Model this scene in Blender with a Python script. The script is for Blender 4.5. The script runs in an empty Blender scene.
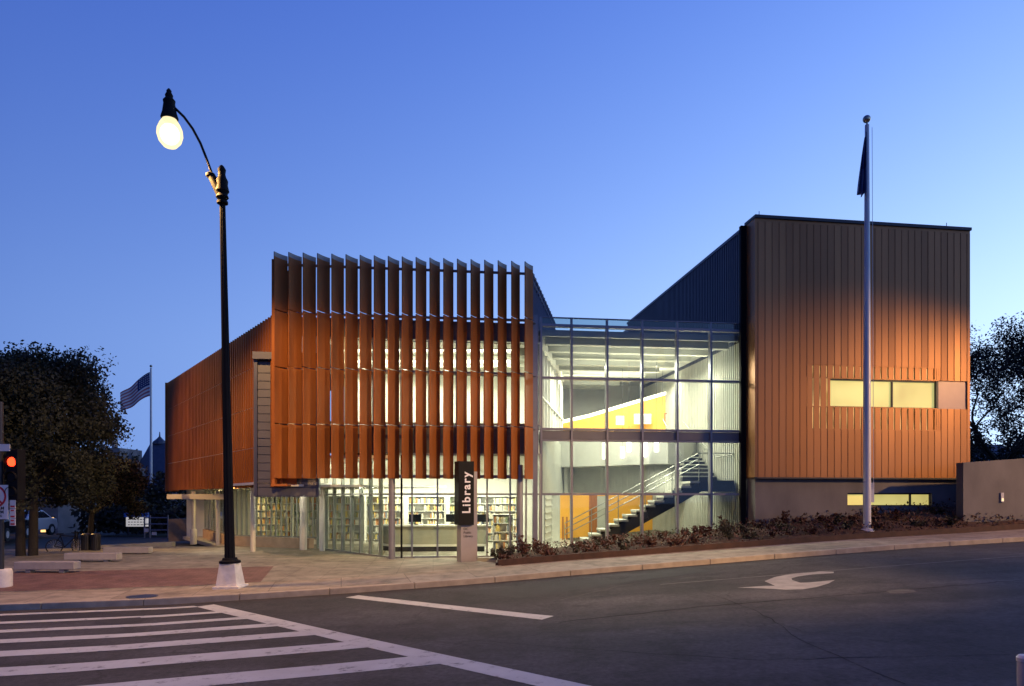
import bpy, bmesh, math, random
from mathutils import Vector, Matrix
R = math.radians
random.seed(7)
scene = bpy.context.scene
COL = scene.collection

# ------------------------------------------------------------------ camera
F, CX, HY, CH = 683.0, 512.0, 496.0, 2.0      # focal length in pixels, centre column, eye-level row, eye height
cam_d = bpy.data.cameras.new("camera")
cam = bpy.data.objects.new("camera", cam_d)
COL.objects.link(cam)
cam.location = (0, 0, CH)
cam.rotation_euler = (R(90), 0, 0)
cam_d.sensor_width = 36
cam_d.lens = 36 * F / 1024
cam_d.shift_y = (HY - 343) / 1024
cam_d.clip_end = 3000
scene.camera = cam

def wx(px, Y): return (px - CX) / F * Y
def wz(py, Y): return CH + (HY - py) / F * Y
def at(px, py, Y): return Vector((wx(px, Y), Y, wz(py, Y)))

# ------------------------------------------------------------------ materials
def nd(nt, t, **kw):
    n = nt.nodes.new(t)
    for k, v in kw.items():
        if hasattr(n, k): setattr(n, k, v)
        else: n.inputs[k].default_value = v
    return n

def mat(name, col, rough=0.6, metal=0.0, var=0.12, scale=3.0, bump=0.0, bscale=40.0, col2=None, stretch=(1, 1, 1), spec=0.5):
    """Principled material whose colour wanders between col and col2 by procedural noise."""
    m = bpy.data.materials.new(name); m.use_nodes = True
    nt = m.node_tree; p = nt.nodes["Principled BSDF"]
    p.inputs["Roughness"].default_value = rough
    p.inputs["Metallic"].default_value = metal
    p.inputs["Specular IOR Level"].default_value = spec
    tc = nd(nt, "ShaderNodeTexCoord")
    mp = nd(nt, "ShaderNodeMapping"); mp.inputs["Scale"].default_value = stretch
    nt.links.new(tc.outputs["Object"], mp.inputs["Vector"])
    no = nd(nt, "ShaderNodeTexNoise"); no.inputs["Scale"].default_value = scale; no.inputs["Detail"].default_value = 6
    nt.links.new(mp.outputs["Vector"], no.inputs["Vector"])
    rp = nd(nt, "ShaderNodeValToRGB")
    c2 = col2 or tuple(min(1, c * (1 + var)) for c in col)
    c1 = col if col2 else tuple(c * (1 - var) for c in col)
    rp.color_ramp.elements[0].position = 0.3; rp.color_ramp.elements[1].position = 0.7
    rp.color_ramp.elements[0].color = (*c1, 1); rp.color_ramp.elements[1].color = (*c2, 1)
    nt.links.new(no.outputs["Fac"], rp.inputs["Fac"])
    nt.links.new(rp.outputs["Color"], p.inputs["Base Color"])
    if bump:
        n2 = nd(nt, "ShaderNodeTexNoise"); n2.inputs["Scale"].default_value = bscale; n2.inputs["Detail"].default_value = 5
        nt.links.new(mp.outputs["Vector"], n2.inputs["Vector"])
        b = nd(nt, "ShaderNodeBump"); b.inputs["Strength"].default_value = bump; b.inputs["Distance"].default_value = 0.02
        nt.links.new(n2.outputs["Fac"], b.inputs["Height"])
        nt.links.new(b.outputs["Normal"], p.inputs["Normal"])
    return m

def emis(name, col, s, var=0.0, scale=2.0):
    m = bpy.data.materials.new(name); m.use_nodes = True
    nt = m.node_tree; p = nt.nodes["Principled BSDF"]
    p.inputs["Base Color"].default_value = (*[min(1, c) * .8 for c in col], 1)
    p.inputs["Emission Color"].default_value = (*col, 1)
    p.inputs["Emission Strength"].default_value = s
    if var:
        tc = nd(nt, "ShaderNodeTexCoord")
        no = nd(nt, "ShaderNodeTexNoise"); no.inputs["Scale"].default_value = scale
        nt.links.new(tc.outputs["Object"], no.inputs["Vector"])
        ma = nd(nt, "ShaderNodeMapRange"); ma.inputs["To Min"].default_value = s * (1 - var); ma.inputs["To Max"].default_value = s * (1 + var)
        ma.inputs["From Min"].default_value = .3; ma.inputs["From Max"].default_value = .7
        nt.links.new(no.outputs["Fac"], ma.inputs["Value"])
        nt.links.new(ma.outputs["Result"], p.inputs["Emission Strength"])
    return m

def glass(name, tint=(.9, .94, .9), ior=1.45, rough=0.02):
    m = bpy.data.materials.new(name); m.use_nodes = True
    nt = m.node_tree; nt.nodes.clear()
    out = nd(nt, "ShaderNodeOutputMaterial"); mx = nd(nt, "ShaderNodeMixShader")
    tr = nd(nt, "ShaderNodeBsdfTransparent"); tr.inputs["Color"].default_value = (*tint, 1)
    gl = nd(nt, "ShaderNodeBsdfGlossy"); gl.inputs["Roughness"].default_value = rough
    # Schlick reflectance, the same from both sides of the pane
    ge = nd(nt, "ShaderNodeNewGeometry")
    do = nd(nt, "ShaderNodeVectorMath", operation="DOT_PRODUCT")
    nt.links.new(ge.outputs["Normal"], do.inputs[0]); nt.links.new(ge.outputs["Incoming"], do.inputs[1])
    ab = nd(nt, "ShaderNodeMath", operation="ABSOLUTE"); nt.links.new(do.outputs["Value"], ab.inputs[0])
    om = nd(nt, "ShaderNodeMath", operation="SUBTRACT"); om.inputs[0].default_value = 1; nt.links.new(ab.outputs[0], om.inputs[1])
    pw = nd(nt, "ShaderNodeMath", operation="POWER"); nt.links.new(om.outputs[0], pw.inputs[0]); pw.inputs[1].default_value = 5
    f0 = ((ior - 1) / (ior + 1)) ** 2
    fr = nd(nt, "ShaderNodeMath", operation="MULTIPLY_ADD"); nt.links.new(pw.outputs[0], fr.inputs[0]); fr.inputs[1].default_value = 1 - f0; fr.inputs[2].default_value = f0
    nt.links.new(fr.outputs[0], mx.inputs[0]); nt.links.new(tr.outputs[0], mx.inputs[1])
    nt.links.new(gl.outputs[0], mx.inputs[2]); nt.links.new(mx.outputs[0], out.inputs[0])
    return m

M = {}
def asphalt_mat():
    m = mat("asphalt", (.036, .034, .037), .85, var=.4, scale=.45, bump=.5, bscale=60)
    nt = m.node_tree; p = nt.nodes["Principled BSDF"]
    src = p.inputs["Base Color"].links[0].from_socket
    tc = nt.nodes["Texture Coordinate"]
    n = nd(nt, "ShaderNodeTexNoise"); n.inputs["Scale"].default_value = 16; n.inputs["Detail"].default_value = 6
    nt.links.new(tc.outputs["Object"], n.inputs["Vector"])
    mr = nd(nt, "ShaderNodeMapRange"); mr.inputs["From Min"].default_value = .3; mr.inputs["From Max"].default_value = .75
    mr.inputs["To Min"].default_value = .65; mr.inputs["To Max"].default_value = 1.5
    nt.links.new(n.outputs["Fac"], mr.inputs["Value"])
    # thin meandering cracks
    v = nd(nt, "ShaderNodeTexVoronoi", feature="DISTANCE_TO_EDGE"); v.inputs["Scale"].default_value = .16
    wn = nd(nt, "ShaderNodeTexNoise"); wn.inputs["Scale"].default_value = .9; wn.inputs["Detail"].default_value = 6
    vm = nd(nt, "ShaderNodeVectorMath", operation="MULTIPLY_ADD"); vm.inputs[1].default_value = (2.2, 2.2, 0)
    nt.links.new(tc.outputs["Object"], wn.inputs["Vector"]); nt.links.new(wn.outputs["Color"], vm.inputs[0])
    nt.links.new(tc.outputs["Object"], vm.inputs[2]); nt.links.new(vm.outputs[0], v.inputs["Vector"])
    cr = nd(nt, "ShaderNodeMapRange"); cr.inputs["From Min"].default_value = 0.0; cr.inputs["From Max"].default_value = .004
    cr.inputs["To Min"].default_value = .45; cr.inputs["To Max"].default_value = 1
    nt.links.new(v.outputs["Distance"], cr.inputs["Value"])
    mu = nd(nt, "ShaderNodeMath", operation="MULTIPLY")
    nt.links.new(mr.outputs[0], mu.inputs[0]); nt.links.new(cr.outputs[0], mu.inputs[1])
    # wheel paths along the lanes and blotches of oil and repairs
    mp2 = nd(nt, "ShaderNodeMapping"); mp2.inputs["Rotation"].default_value = (0, 0, -.245); mp2.inputs["Scale"].default_value = (.05, 1.1, 1)
    nt.links.new(tc.outputs["Object"], mp2.inputs["Vector"])
    wp = nd(nt, "ShaderNodeTexNoise"); wp.inputs["Scale"].default_value = 1.0; wp.inputs["Detail"].default_value = 3
    nt.links.new(mp2.outputs[0], wp.inputs["Vector"])
    w2 = nd(nt, "ShaderNodeMapRange"); w2.inputs["From Min"].default_value = .32; w2.inputs["From Max"].default_value = .68
    w2.inputs["To Min"].default_value = .62; w2.inputs["To Max"].default_value = 1.40
    nt.links.new(wp.outputs["Fac"], w2.inputs["Value"])
    ob = nd(nt, "ShaderNodeTexNoise"); ob.inputs["Scale"].default_value = 1.7; ob.inputs["Detail"].default_value = 8; ob.inputs["Roughness"].default_value = .7
    nt.links.new(tc.outputs["Object"], ob.inputs["Vector"])
    o2 = nd(nt, "ShaderNodeMapRange"); o2.inputs["From Min"].default_value = .34; o2.inputs["From Max"].default_value = .52
    o2.inputs["To Min"].default_value = .52; o2.inputs["To Max"].default_value = 1.12
    nt.links.new(ob.outputs["Fac"], o2.inputs["Value"])
    m3 = nd(nt, "ShaderNodeMath", operation="MULTIPLY"); nt.links.new(w2.outputs[0], m3.inputs[0]); nt.links.new(o2.outputs[0], m3.inputs[1])
    m4 = nd(nt, "ShaderNodeMath", operation="MULTIPLY"); nt.links.new(mu.outputs[0], m4.inputs[0]); nt.links.new(m3.outputs[0], m4.inputs[1]); mu = m4
    mx = nd(nt, "ShaderNodeMix", data_type="RGBA", blend_type="MULTIPLY"); mx.inputs[0].default_value = 1
    nt.links.new(src, mx.inputs[6]); nt.links.new(mu.outputs[0], mx.inputs[7])
    nt.links.new(mx.outputs[2], p.inputs["Base Color"])
    return m

def joints_mat(name, col, col2, sx, sy, mortar, angle, jc=.5, rough=.8):
    """Paving: noise-coloured slabs divided by joints of a brick texture laid in ground coordinates."""
    m = mat(name, col, rough, col2=col2, scale=.8, bump=.2, bscale=30)
    nt = m.node_tree; p = nt.nodes["Principled BSDF"]
    src = p.inputs["Base Color"].links[0].from_socket
    tc = nt.nodes["Texture Coordinate"]
    mp = nd(nt, "ShaderNodeMapping"); mp.inputs["Rotation"].default_value = (0, 0, -angle)
    nt.links.new(tc.outputs["Object"], mp.inputs["Vector"])
    b = nd(nt, "ShaderNodeTexBrick"); b.offset = 0.5 if sy < .3 else 0.0
    b.inputs["Scale"].default_value = 1; b.inputs["Brick Width"].default_value = sx; b.inputs["Row Height"].default_value = sy
    b.inputs["Mortar Size"].default_value = mortar; b.inputs["Color1"].default_value = (1, 1, 1, 1)
    b.inputs["Color2"].default_value = (.8, .78, .76, 1); b.inputs["Mortar"].default_value = (jc, jc, jc, 1)
    nt.links.new(mp.outputs[0], b.inputs["Vector"])
    mx = nd(nt, "ShaderNodeMix", data_type="RGBA", blend_type="MULTIPLY"); mx.inputs[0].default_value = 1
    nt.links.new(src, mx.inputs[6]); nt.links.new(b.outputs["Color"], mx.inputs[7])
    # stains and trodden dirt
    sn_ = nd(nt, "ShaderNodeTexNoise"); sn_.inputs["Scale"].default_value = 2.3; sn_.inputs["Detail"].default_value = 9; sn_.inputs["Roughness"].default_value = .72
    nt.links.new(tc.outputs["Object"], sn_.inputs["Vector"])
    sr_ = nd(nt, "ShaderNodeMapRange"); sr_.inputs["From Min"].default_value = .36; sr_.inputs["From Max"].default_value = .56
    sr_.inputs["To Min"].default_value = .58; sr_.inputs["To Max"].default_value = 1.05
    nt.links.new(sn_.outputs["Fac"], sr_.inputs["Value"])
    mx2 = nd(nt, "ShaderNodeMix", data_type="RGBA", blend_type="MULTIPLY"); mx2.inputs[0].default_value = 1
    nt.links.new(mx.outputs[2], mx2.inputs[6]); nt.links.new(sr_.outputs[0], mx2.inputs[7])
    nt.links.new(mx2.outputs[2], p.inputs["Base Color"])
    return m

def worn_paint():
    m = mat("road_paint", (.48, .485, .46), .7, var=.1, scale=2, bump=.15)
    nt = m.node_tree; p = nt.nodes["Principled BSDF"]
    src = p.inputs["Base Color"].links[0].from_socket
    tc = nt.nodes["Texture Coordinate"]
    n = nd(nt, "ShaderNodeTexNoise"); n.inputs["Scale"].default_value = 5; n.inputs["Detail"].default_value = 12; n.inputs["Roughness"].default_value = .75
    nt.links.new(tc.outputs["Object"], n.inputs["Vector"])
    rp = nd(nt, "ShaderNodeMapRange"); rp.inputs["From Min"].default_value = .33; rp.inputs["From Max"].default_value = .45
    nt.links.new(n.outputs["Fac"], rp.inputs["Value"])
    mx = nd(nt, "ShaderNodeMix", data_type="RGBA"); mx.inputs[6].default_value = (.10, .098, .10, 1)
    nt.links.new(rp.outputs[0], mx.inputs[0]); nt.links.new(src, mx.inputs[7])
    nt.links.new(mx.outputs[2], p.inputs["Base Color"])
    return m

CURB_ANG = math.atan2(.2425, .970)
M["asphalt"] = asphalt_mat()
M["patch"] = mat("asphalt_patch", (.026, .025, .028), .8, var=.2, scale=2, bump=.4, bscale=70)
M["paint"] = worn_paint()
M["sidewalk"] = joints_mat("sidewalk_concrete", (.30, .25, .19), (.40, .34, .26), 1.5, 1.5, .012, CURB_ANG, .55)
M["brick_paving"] = joints_mat("brick_paving", (.17, .088, .070), (.24, .135, .11), .21, .105, .008, CURB_ANG, .55)
M["plaza"] = joints_mat("plaza_paving", (.23, .21, .165), (.34, .31, .245), .9, .6, .008, .115, .6)
M["curb"] = mat("curb_stone", (.36, .30, .23), .75, var=.2, scale=4, bump=.3)
M["soil"] = mat("mulch", (.045, .022, .014), .95, col2=(.10, .05, .032), scale=14, bump=1.0, bscale=25)
M["earth"] = mat("earth", (.04, .042, .03), .95, col2=(.07, .065, .045), scale=.6)
M["concrete"] = mat("cast_concrete", (.10, .094, .096), .8, col2=(.19, .178, .178), scale=.9, bump=.15, bscale=25, stretch=(1, 1, .5))
M["bench"] = mat("bench_concrete", (.36, .34, .33), .7, var=.12, scale=5, bump=.1)
M["terra"] = mat("terracotta", (.27, .088, .021), .6, col2=(.39, .130, .032), scale=1.6, bump=.04, bscale=20, stretch=(1, 1, .3), spec=.2)
M["fin_top_lit"] = mat("fin_top_fade", (.22, .20, .20), .45, var=.1)  # grey that paints the sunlit fade on the fin tops
M["copper"] = mat("bronze_metal", (.30, .128, .044), .42, .45, col2=(.36, .155, .055), scale=.9, stretch=(1, 1, .25))
M["copper_b"] = mat("bronze_metal_dull", (.27, .115, .040), .46, .45, col2=(.33, .142, .050), scale=.9, stretch=(1, 1, .25))
M["copper_c"] = mat("bronze_metal_bright", (.32, .138, .047), .38, .45, col2=(.38, .164, .057), scale=.9, stretch=(1, 1, .25))
M["seam"] = mat("bronze_seam", (.27, .115, .040), .5, .4, var=.1)
M["navy"] = mat("navy_metal", (.085, .09, .125), .45, .3, var=.1, scale=1)
M["steel"] = mat("painted_steel", (.20, .20, .235), .4, .3, var=.08)
M["dark_steel"] = mat("dark_steel", (.035, .035, .042), .45, .4, var=.1)
M["black"] = mat("black_paint", (.008, .008, .010), .7, .0, spec=.12, var=.2)
M["siding"] = mat("grey_zinc", (.135, .135, .152), .5, .25, var=.12, scale=1.2)
M["mullion"] = mat("aluminium_mullion", (.31, .32, .29), .4, .5, var=.06)
M["white"] = mat("white_paint", (.78, .77, .72), .6, var=.03)
M["panel"] = mat("grey_panel", (.45, .45, .40), .6, var=.06)
M["greywall"] = mat("grey_wall", (.42, .43, .42), .7, var=.05)
M["yellow"] = mat("amber_wall", (.85, .42, .06), .5, var=.08, scale=1.2)
M["wood"] = mat("red_wood", (.36, .13, .04), .5, var=.2, stretch=(6, 6, .6))
M["fascia"] = mat("fascia_paint", (.52, .52, .48), .6, var=.04)
M["floor"] = mat("interior_floor", (.42, .40, .34), .35, var=.06)
M["desk"] = mat("desk_laminate", (.34, .335, .27), .5, var=.08, scale=4)
M["stone"] = mat("tan_masonry", (.38, .26, .17), .8, var=.15, scale=4, bump=.3)
M["column"] = mat("column_paint", (.62, .58, .50), .5, var=.05)
M["steel_col"] = mat("column_steel", (.27, .275, .285), .4, .3, var=.06)
M["glass"] = glass("clear_glass")
M["glass2"] = glass("parapet_glass", (.72, .80, .78), 1.6)
M["lit"] = emis("lit_shade", (.78, .70, .24), .70, .28, .8)
M["lit2"] = emis("lit_shade_low", (.78, .66, .20), .72, .15, 1.6)
M["tube"] = emis("fluorescent", (1, .95, .80), 6)
M["cove"] = emis("cove_light", (1, .93, .70), 3.5)
M["pendant"] = emis("pendant_glow", (1, .97, .88), 3.2)
M["bulb"] = emis("lamp_bulb", (1, .90, .66), 7)
def frosted():
    m = bpy.data.materials.new("frosted_globe"); m.use_nodes = True
    nt = m.node_tree; nt.nodes.clear()
    out = nd(nt, "ShaderNodeOutputMaterial"); mx = nd(nt, "ShaderNodeMixShader"); mx.inputs[0].default_value = .78
    tr = nd(nt, "ShaderNodeBsdfTransparent"); tr.inputs["Color"].default_value = (1, .95, .82, 1)
    em = nd(nt, "ShaderNodeEmission"); em.inputs["Color"].default_value = (1, .82, .48, 1); em.inputs["Strength"].default_value = 1.45
    nt.links.new(tr.outputs[0], mx.inputs[1]); nt.links.new(em.outputs[0], mx.inputs[2]); nt.links.new(mx.outputs[0], out.inputs[0])
    return m
M["frost"] = frosted()
M["red_lens"] = emis("red_lens", (1, .04, .01), 5)
M["pink"] = mat("pale_panel", (.42, .28, .25), .35, .1, var=.05)
M["leaf"] = mat("leaf_dark", (.010, .015, .008), .8, col2=(.024, .029, .013), scale=1.2)
M["leaf2"] = mat("leaf_autumn", (.016, .018, .010), .8, col2=(.036, .030, .015), scale=1.2)
M["shrub"] = mat("shrub_leaf", (.055, .02, .013), .7, col2=(.105, .04, .022), scale=6)
M["shrub_g"] = mat("shrub_green", (.03, .034, .017), .7, col2=(.06, .05, .025), scale=6)
M["bark"] = mat("bark", (.018, .015, .013), .9, var=.3, scale=8, bump=.8, bscale=30, stretch=(1, 1, .2))
M["church"] = mat("church_stone", (.24, .21, .20), .85, var=.25, scale=1.5, bump=.3)
M["slate"] = mat("slate_roof", (.06, .065, .085), .6, var=.15, scale=2)
M["dark_glass"] = mat("dark_window", (.012, .014, .02), .1, var=.1)
M["sign_white"] = mat("sign_white", (.70, .68, .66), .5, var=.04)
M["sign_red"] = mat("sign_red", (.50, .015, .02), .5, var=.05)
M["sign_black"] = mat("sign_black", (.006, .006, .007), .6, var=.1, spec=.2)
M["sign_blue"] = mat("sign_blue", (.04, .16, .50), .4, var=.05)
M["sign_text"] = mat("sign_lettering", (.85, .84, .84), .5, var=.01)
M["slab"] = mat("pylon_slab", (.34, .31, .31), .45, .2, var=.06)
M["flag_blue"] = mat("flag_blue", (.02, .03, .12), .8, var=.05)
M["flag_red"] = mat("flag_red", (.42, .12, .12), .8, var=.05)
M["board_glow"] = emis("board_glow", (.85, .80, .72), .45)  # glow added to the board face so that it reads bright
M["pole"] = mat("flagpole_metal", (.62, .60, .58), .4, .15, var=.04)
M["brass"] = mat("ball_metal", (.50, .42, .30), .25, .9, var=.05)
M["tyre"] = mat("tyre_rubber", (.015, .015, .015), .8, var=.1)
M["car_dark"] = mat("car_paint_dark", (.02, .02, .025), .25, .4, var=.05)
M["car_white"] = mat("car_paint_pale", (.55, .55, .55), .3, .1, var=.03)
M["head_lit"] = emis("headlight_lit", (1, .86, .55), 12)
M["tail_lit"] = emis("taillight_lit", (1, .05, .02), 5)
M["shop_lit"] = emis("shop_window_lit", (1, .55, .18), 1.6, .4, 1.5)
M["step_lit"] = emis("step_light_lit", (1, .75, .4), 1.1)
M["pedestal"] = mat("pedestal_paint", (.75, .70, .62), .6, var=.15, scale=6, bump=.2)

# ------------------------------------------------------------------ mesh building
class MB:
    def __init__(s): s.v = []; s.f = []; s.mi = []
    def face(s, pts, m=0):
        i = len(s.v); s.v += [Vector(p) for p in pts]; s.f.append(list(range(i, i + len(pts)))); s.mi.append(m)
    def grid_faces(s, i0, faces, m=0):
        for f in faces: s.f.append([i0 + k for k in f]); s.mi.append(m)
    def hexa(s, a, b, m=0):
        """a: 4 points of one side in order, b: the 4 matching points of the other"""
        i = len(s.v); s.v += [Vector(p) for p in a] + [Vector(p) for p in b]
        s.grid_faces(i, [(3, 2, 1, 0), (4, 5, 6, 7), (0, 1, 5, 4), (1, 2, 6, 5), (2, 3, 7, 6), (3, 0, 4, 7)], m)
    def box(s, x0, x1, y0, y1, z0, z1, m=0):
        s.hexa([(x0, y0, z0), (x1, y0, z0), (x1, y1, z0), (x0, y1, z0)], [(x0, y0, z1), (x1, y0, z1), (x1, y1, z1), (x0, y1, z1)], m)
    def prism(s, poly, z0, z1, m=0):
        n = len(poly); i = len(s.v)
        z0f = z0 if callable(z0) else (lambda k: z0); z1f = z1 if callable(z1) else (lambda k: z1)
        s.v += [Vector((p[0], p[1], z0f(k))) for k, p in enumerate(poly)] + [Vector((p[0], p[1], z1f(k))) for k, p in enumerate(poly)]
        s.grid_faces(i, [tuple(range(n - 1, -1, -1)), tuple(range(n, 2 * n))] + [(k, (k + 1) % n, n + (k + 1) % n, n + k) for k in range(n)], m)
    def tube(s, pts, rads, n=10, m=0, cap=True):
        pts = [Vector(p) for p in pts]
        if not hasattr(rads, "__len__"): rads = [rads] * len(pts)
        i0 = len(s.v); up = None
        for k, p in enumerate(pts):
            d = (pts[min(k + 1, len(pts) - 1)] - pts[max(k - 1, 0)])
            d = d.normalized() if d.length > 1e-9 else Vector((0, 0, 1))
            if up is None:
                up = Vector((1, 0, 0)) if abs(d.x) < .9 else Vector((0, 1, 0))
            a = (up - d * up.dot(d)).normalized(); b = d.cross(a); up = a
            for j in range(n):
                t = 2 * math.pi * j / n
                s.v.append(p + (a * math.cos(t) + b * math.sin(t)) * rads[k])
        for k in range(len(pts) - 1):
            for j in range(n):
                s.f.append([i0 + k * n + j, i0 + k * n + (j + 1) % n, i0 + (k + 1) * n + (j + 1) % n, i0 + (k + 1) * n + j]); s.mi.append(m)
        if cap:
            s.f.append([i0 + j for j in range(n - 1, -1, -1)]); s.mi.append(m)
            e = i0 + (len(pts) - 1) * n
            s.f.append([e + j for j in range(n)]); s.mi.append(m)
    def lathe(s, c, prof, n=20, m=0):
        c = Vector(c)
        s.tube([c + Vector((0, 0, z)) for r, z in prof], [max(r, .001) for r, z in prof], n, m)
    def ball(s, c, r, n=12, m=0, sz=1.0):
        s.lathe(c, [(r * math.sin(math.pi * k / n), -r * sz * math.cos(math.pi * k / n)) for k in range(n + 1)], n * 2, m)
    def build(s, name, mats, parent=None, smooth=False, bevel=0):
        me = bpy.data.meshes.new(name)
        off = Vector((0, 0, 0)); r = parent
        while r is not None and r.parent is not None: r = r.parent
        if r is not None: off = Vector(r.location)
        me.from_pydata([tuple(v - off) for v in s.v], [], s.f)
        if not isinstance(mats, (list, tuple)): mats = [mats]
        for m in mats: me.materials.append(M[m] if isinstance(m, str) else m)
        me.polygons.foreach_set("material_index", s.mi)
        if smooth: me.polygons.foreach_set("use_smooth", [True] * len(me.polygons))
        bm = bmesh.new(); bm.from_mesh(me)
        if bevel: bmesh.ops.bevel(bm, geom=list(bm.edges), offset=bevel, segments=2, affect="EDGES", profile=.5)
        bmesh.ops.recalc_face_normals(bm, faces=bm.faces)
        bm.to_mesh(me); bm.free()
        o = bpy.data.objects.new(name, me); COL.objects.link(o)
        if parent is not None: o.parent = parent
        if smooth:
            try: me.set_sharp_from_angle(angle=R(40))
            except Exception: pass
        return o

def tag(o, label, cat, group=None, kind=None):
    if label: o["label"] = label
    if cat: o["category"] = cat
    if group: o["group"] = group
    if kind: o["kind"] = kind
    return o
def thing(name, loc, label, cat, group=None):
    e = bpy.data.objects.new(name, None); COL.objects.link(e); e.location = loc; e.empty_display_size = .3
    return tag(e, label, cat, group)
def struct(o, label=None, cat=None): o["kind"] = "structure"; return tag(o, label, cat)
def copy_tree(o, loc, rz, label, parent=None):
    c = o.copy(); COL.objects.link(c)
    if parent is None: c.location = loc; c.rotation_euler = (0, 0, rz)
    else: c.parent = parent
    if label: c["label"] = label
    for ch in list(o.children): copy_tree(ch, None, 0, None, c)
    return c
def text_mesh(name, body, size, mat_, parent, M4, extrude=.003, bold=0.0, align="CENTER", spacing=1.0):
    cu = bpy.data.curves.new(name, "FONT"); cu.body = body; cu.size = size; cu.extrude = extrude; cu.offset = bold; cu.space_character = spacing
    cu.align_x = align; cu.align_y = "CENTER"
    o = bpy.data.objects.new(name + "_tmp", cu); COL.objects.link(o)
    dg = bpy.context.evaluated_depsgraph_get()
    me = bpy.data.meshes.new_from_object(o.evaluated_get(dg))
    bpy.data.objects.remove(o); bpy.data.curves.remove(cu)
    off = Vector((0, 0, 0)); r = parent
    while r is not None and r.parent is not None: r = r.parent
    if r is not None: off = Vector(r.location)
    me.transform(Matrix.Translation(-off) @ M4)
    me.materials.clear(); me.materials.append(M[mat_]); me.name = name
    t = bpy.data.objects.new(name, me); COL.objects.link(t)
    if parent is not None: t.parent = parent
    return t
def basis(o, x, y):
    x = Vector(x).normalized(); y = Vector(y).normalized(); z = x.cross(y)
    m = Matrix.Identity(4)
    for i in range(3): m[i][0] = x[i]; m[i][1] = y[i]; m[i][2] = z[i]; m[i][3] = o[i]
    return m

# ------------------------------------------------------------------ ground heights
UX, UY = .970, .2425                      # along the kerb
C0 = (0.0, 15.5)
def sn(X, Y):
    dx, dy = X - C0[0], Y - C0[1]
    return dx * UX + dy * UY, -dx * UY + dy * UX
def from_sn(s, n): return C0[0] + s * UX - n * UY, C0[1] + s * UY + n * UX
def lerp_tab(tab, x):
    if x <= tab[0][0]: return tab[0][1]
    for (a, va), (b, vb) in zip(tab, tab[1:]):
        if x <= b:
            t = (x - a) / (b - a); return va + (vb - va) * t
    return tab[-1][1]
HR = [(-60, -.25), (-10, -.20), (-7, -.19), (-3.7, -.09), (-.75, .03), (2.1, .19), (4.2, .29), (6.4, .40), (11, .61), (14.9, .74), (40, 1.75), (120, 4.0)]
HB = [(-1.5, .05), (0.3, .18), (2, .34), (4, .55), (8, .98), (12, 1.38), (16, 1.75), (40, 3.4), (120, 6)]
def smooth(t): t = max(0, min(1, t)); return t * t * (3 - 2 * t)
def front_y(X):                           # line of the building fronts
    return 21.6 + .125 * (X + 4)
SW = 2.1                                  # pavement width along the bed
def G(X, Y):
    s, n = sn(X, Y); h = lerp_tab(HR, s)
    if n <= 0: return h
    plaza = lerp_tab([(0, h), (2.2, h), (5.5, -.10), (200, -.10)], n)
    up = h
    if n > SW:
        Y0 = C0[1] + (SW + X * UY) / UX
        t = (Y - Y0) / max(.5, front_y(X) - Y0)
        up = h + .10 + (max(lerp_tab(HB, X), h) - h - .10 - .12) * min(1, max(0, t))
    w = smooth((X + 1.0) / 1.2)
    return plaza * (1 - w) + up * w
def hit(px, py, add=0.0):
    """the ground point seen at a pixel"""
    lo, hi = 3.0, 120.0
    y = lo
    prev = None
    while y < hi:
        X = wx(px, y); d = wz(py, y) - (G(X, y) + add)
        if d <= 0:
            a, b = y - .05, y
            for _ in range(20):
                c = (a + b) / 2
                if wz(py, c) - (G(wx(px, c), c) + add) > 0: a = c
                else: b = c
            return Vector((wx(px, b), b, G(wx(px, b), b) + add))
        y += .05
    return Vector((wx(px, hi), hi, 0))

def sheet(name, s0, s1, n0, n1, off, mt, ds=.5, dn=.5, maxY=None, thick=0):
    mb = MB(); ns = max(1, int((s1 - s0) / ds)); nn = max(1, int((n1 - n0) / dn))
    for i in range(ns + 1):
        for j in range(nn + 1):
            X, Y = from_sn(s0 + (s1 - s0) * i / ns, n0 + (n1 - n0) * j / nn)
            mb.v.append(Vector((X, Y, G(X, Y) + off)))
    for i in range(ns):
        for j in range(nn):
            a = i * (nn + 1) + j
            mb.f.append([a, a + nn + 1, a + nn + 2, a + 1]); mb.mi.append(0)
    return mb.build(name, mt, smooth=True)

# terrain reaching the horizon
mb = MB()
xs = [-900, -400, -200, -120, -80, -50] + [x * 2.0 for x in range(-20, 21)] + [50, 80, 120, 200, 400, 900]
ys = [-60, -30, -15] + [y * 1.5 for y in range(-6, 31)] + [50, 60, 80, 110, 150, 220, 400, 800, 1600]
for x in xs:
    for y in ys:
        s, n = sn(x, y)
        mb.v.append(Vector((x, y, min(G(x, y), 6) - .30 - (.25 if n < 1 else 0))))
ny = len(ys)
for i in range(len(xs) - 1):
    for j in range(ny - 1):
        a = i * ny + j; mb.f.append([a, a + ny, a + ny + 1, a + 1]); mb.mi.append(0)
struct(mb.build("ground", "earth", smooth=True))
struct(sheet("road", -60, 60, -40, 0, 0, "asphalt", 1.0, 1.0))
# far part of the side street at the left
struct(sheet("plaza", -60, .22, 1.9, 14, .125, "plaza", .6, .6))
struct(sheet("sidewalk", -60, 60, .16, SW, .12, "sidewalk", .5, .4))
struct(sheet("brick_pavement", -14.5, -5.6, 2.0, 5.2, .131, "brick_paving", .4, .4))
struct(sheet("gutter", -60, 60, -.26, -.004, .002, mat("gutter_grime", (.020, .018, .017), .9, col2=(.050, .043, .036), scale=2.5, stretch=(.6, 2, 1)), .5, .13))
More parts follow.
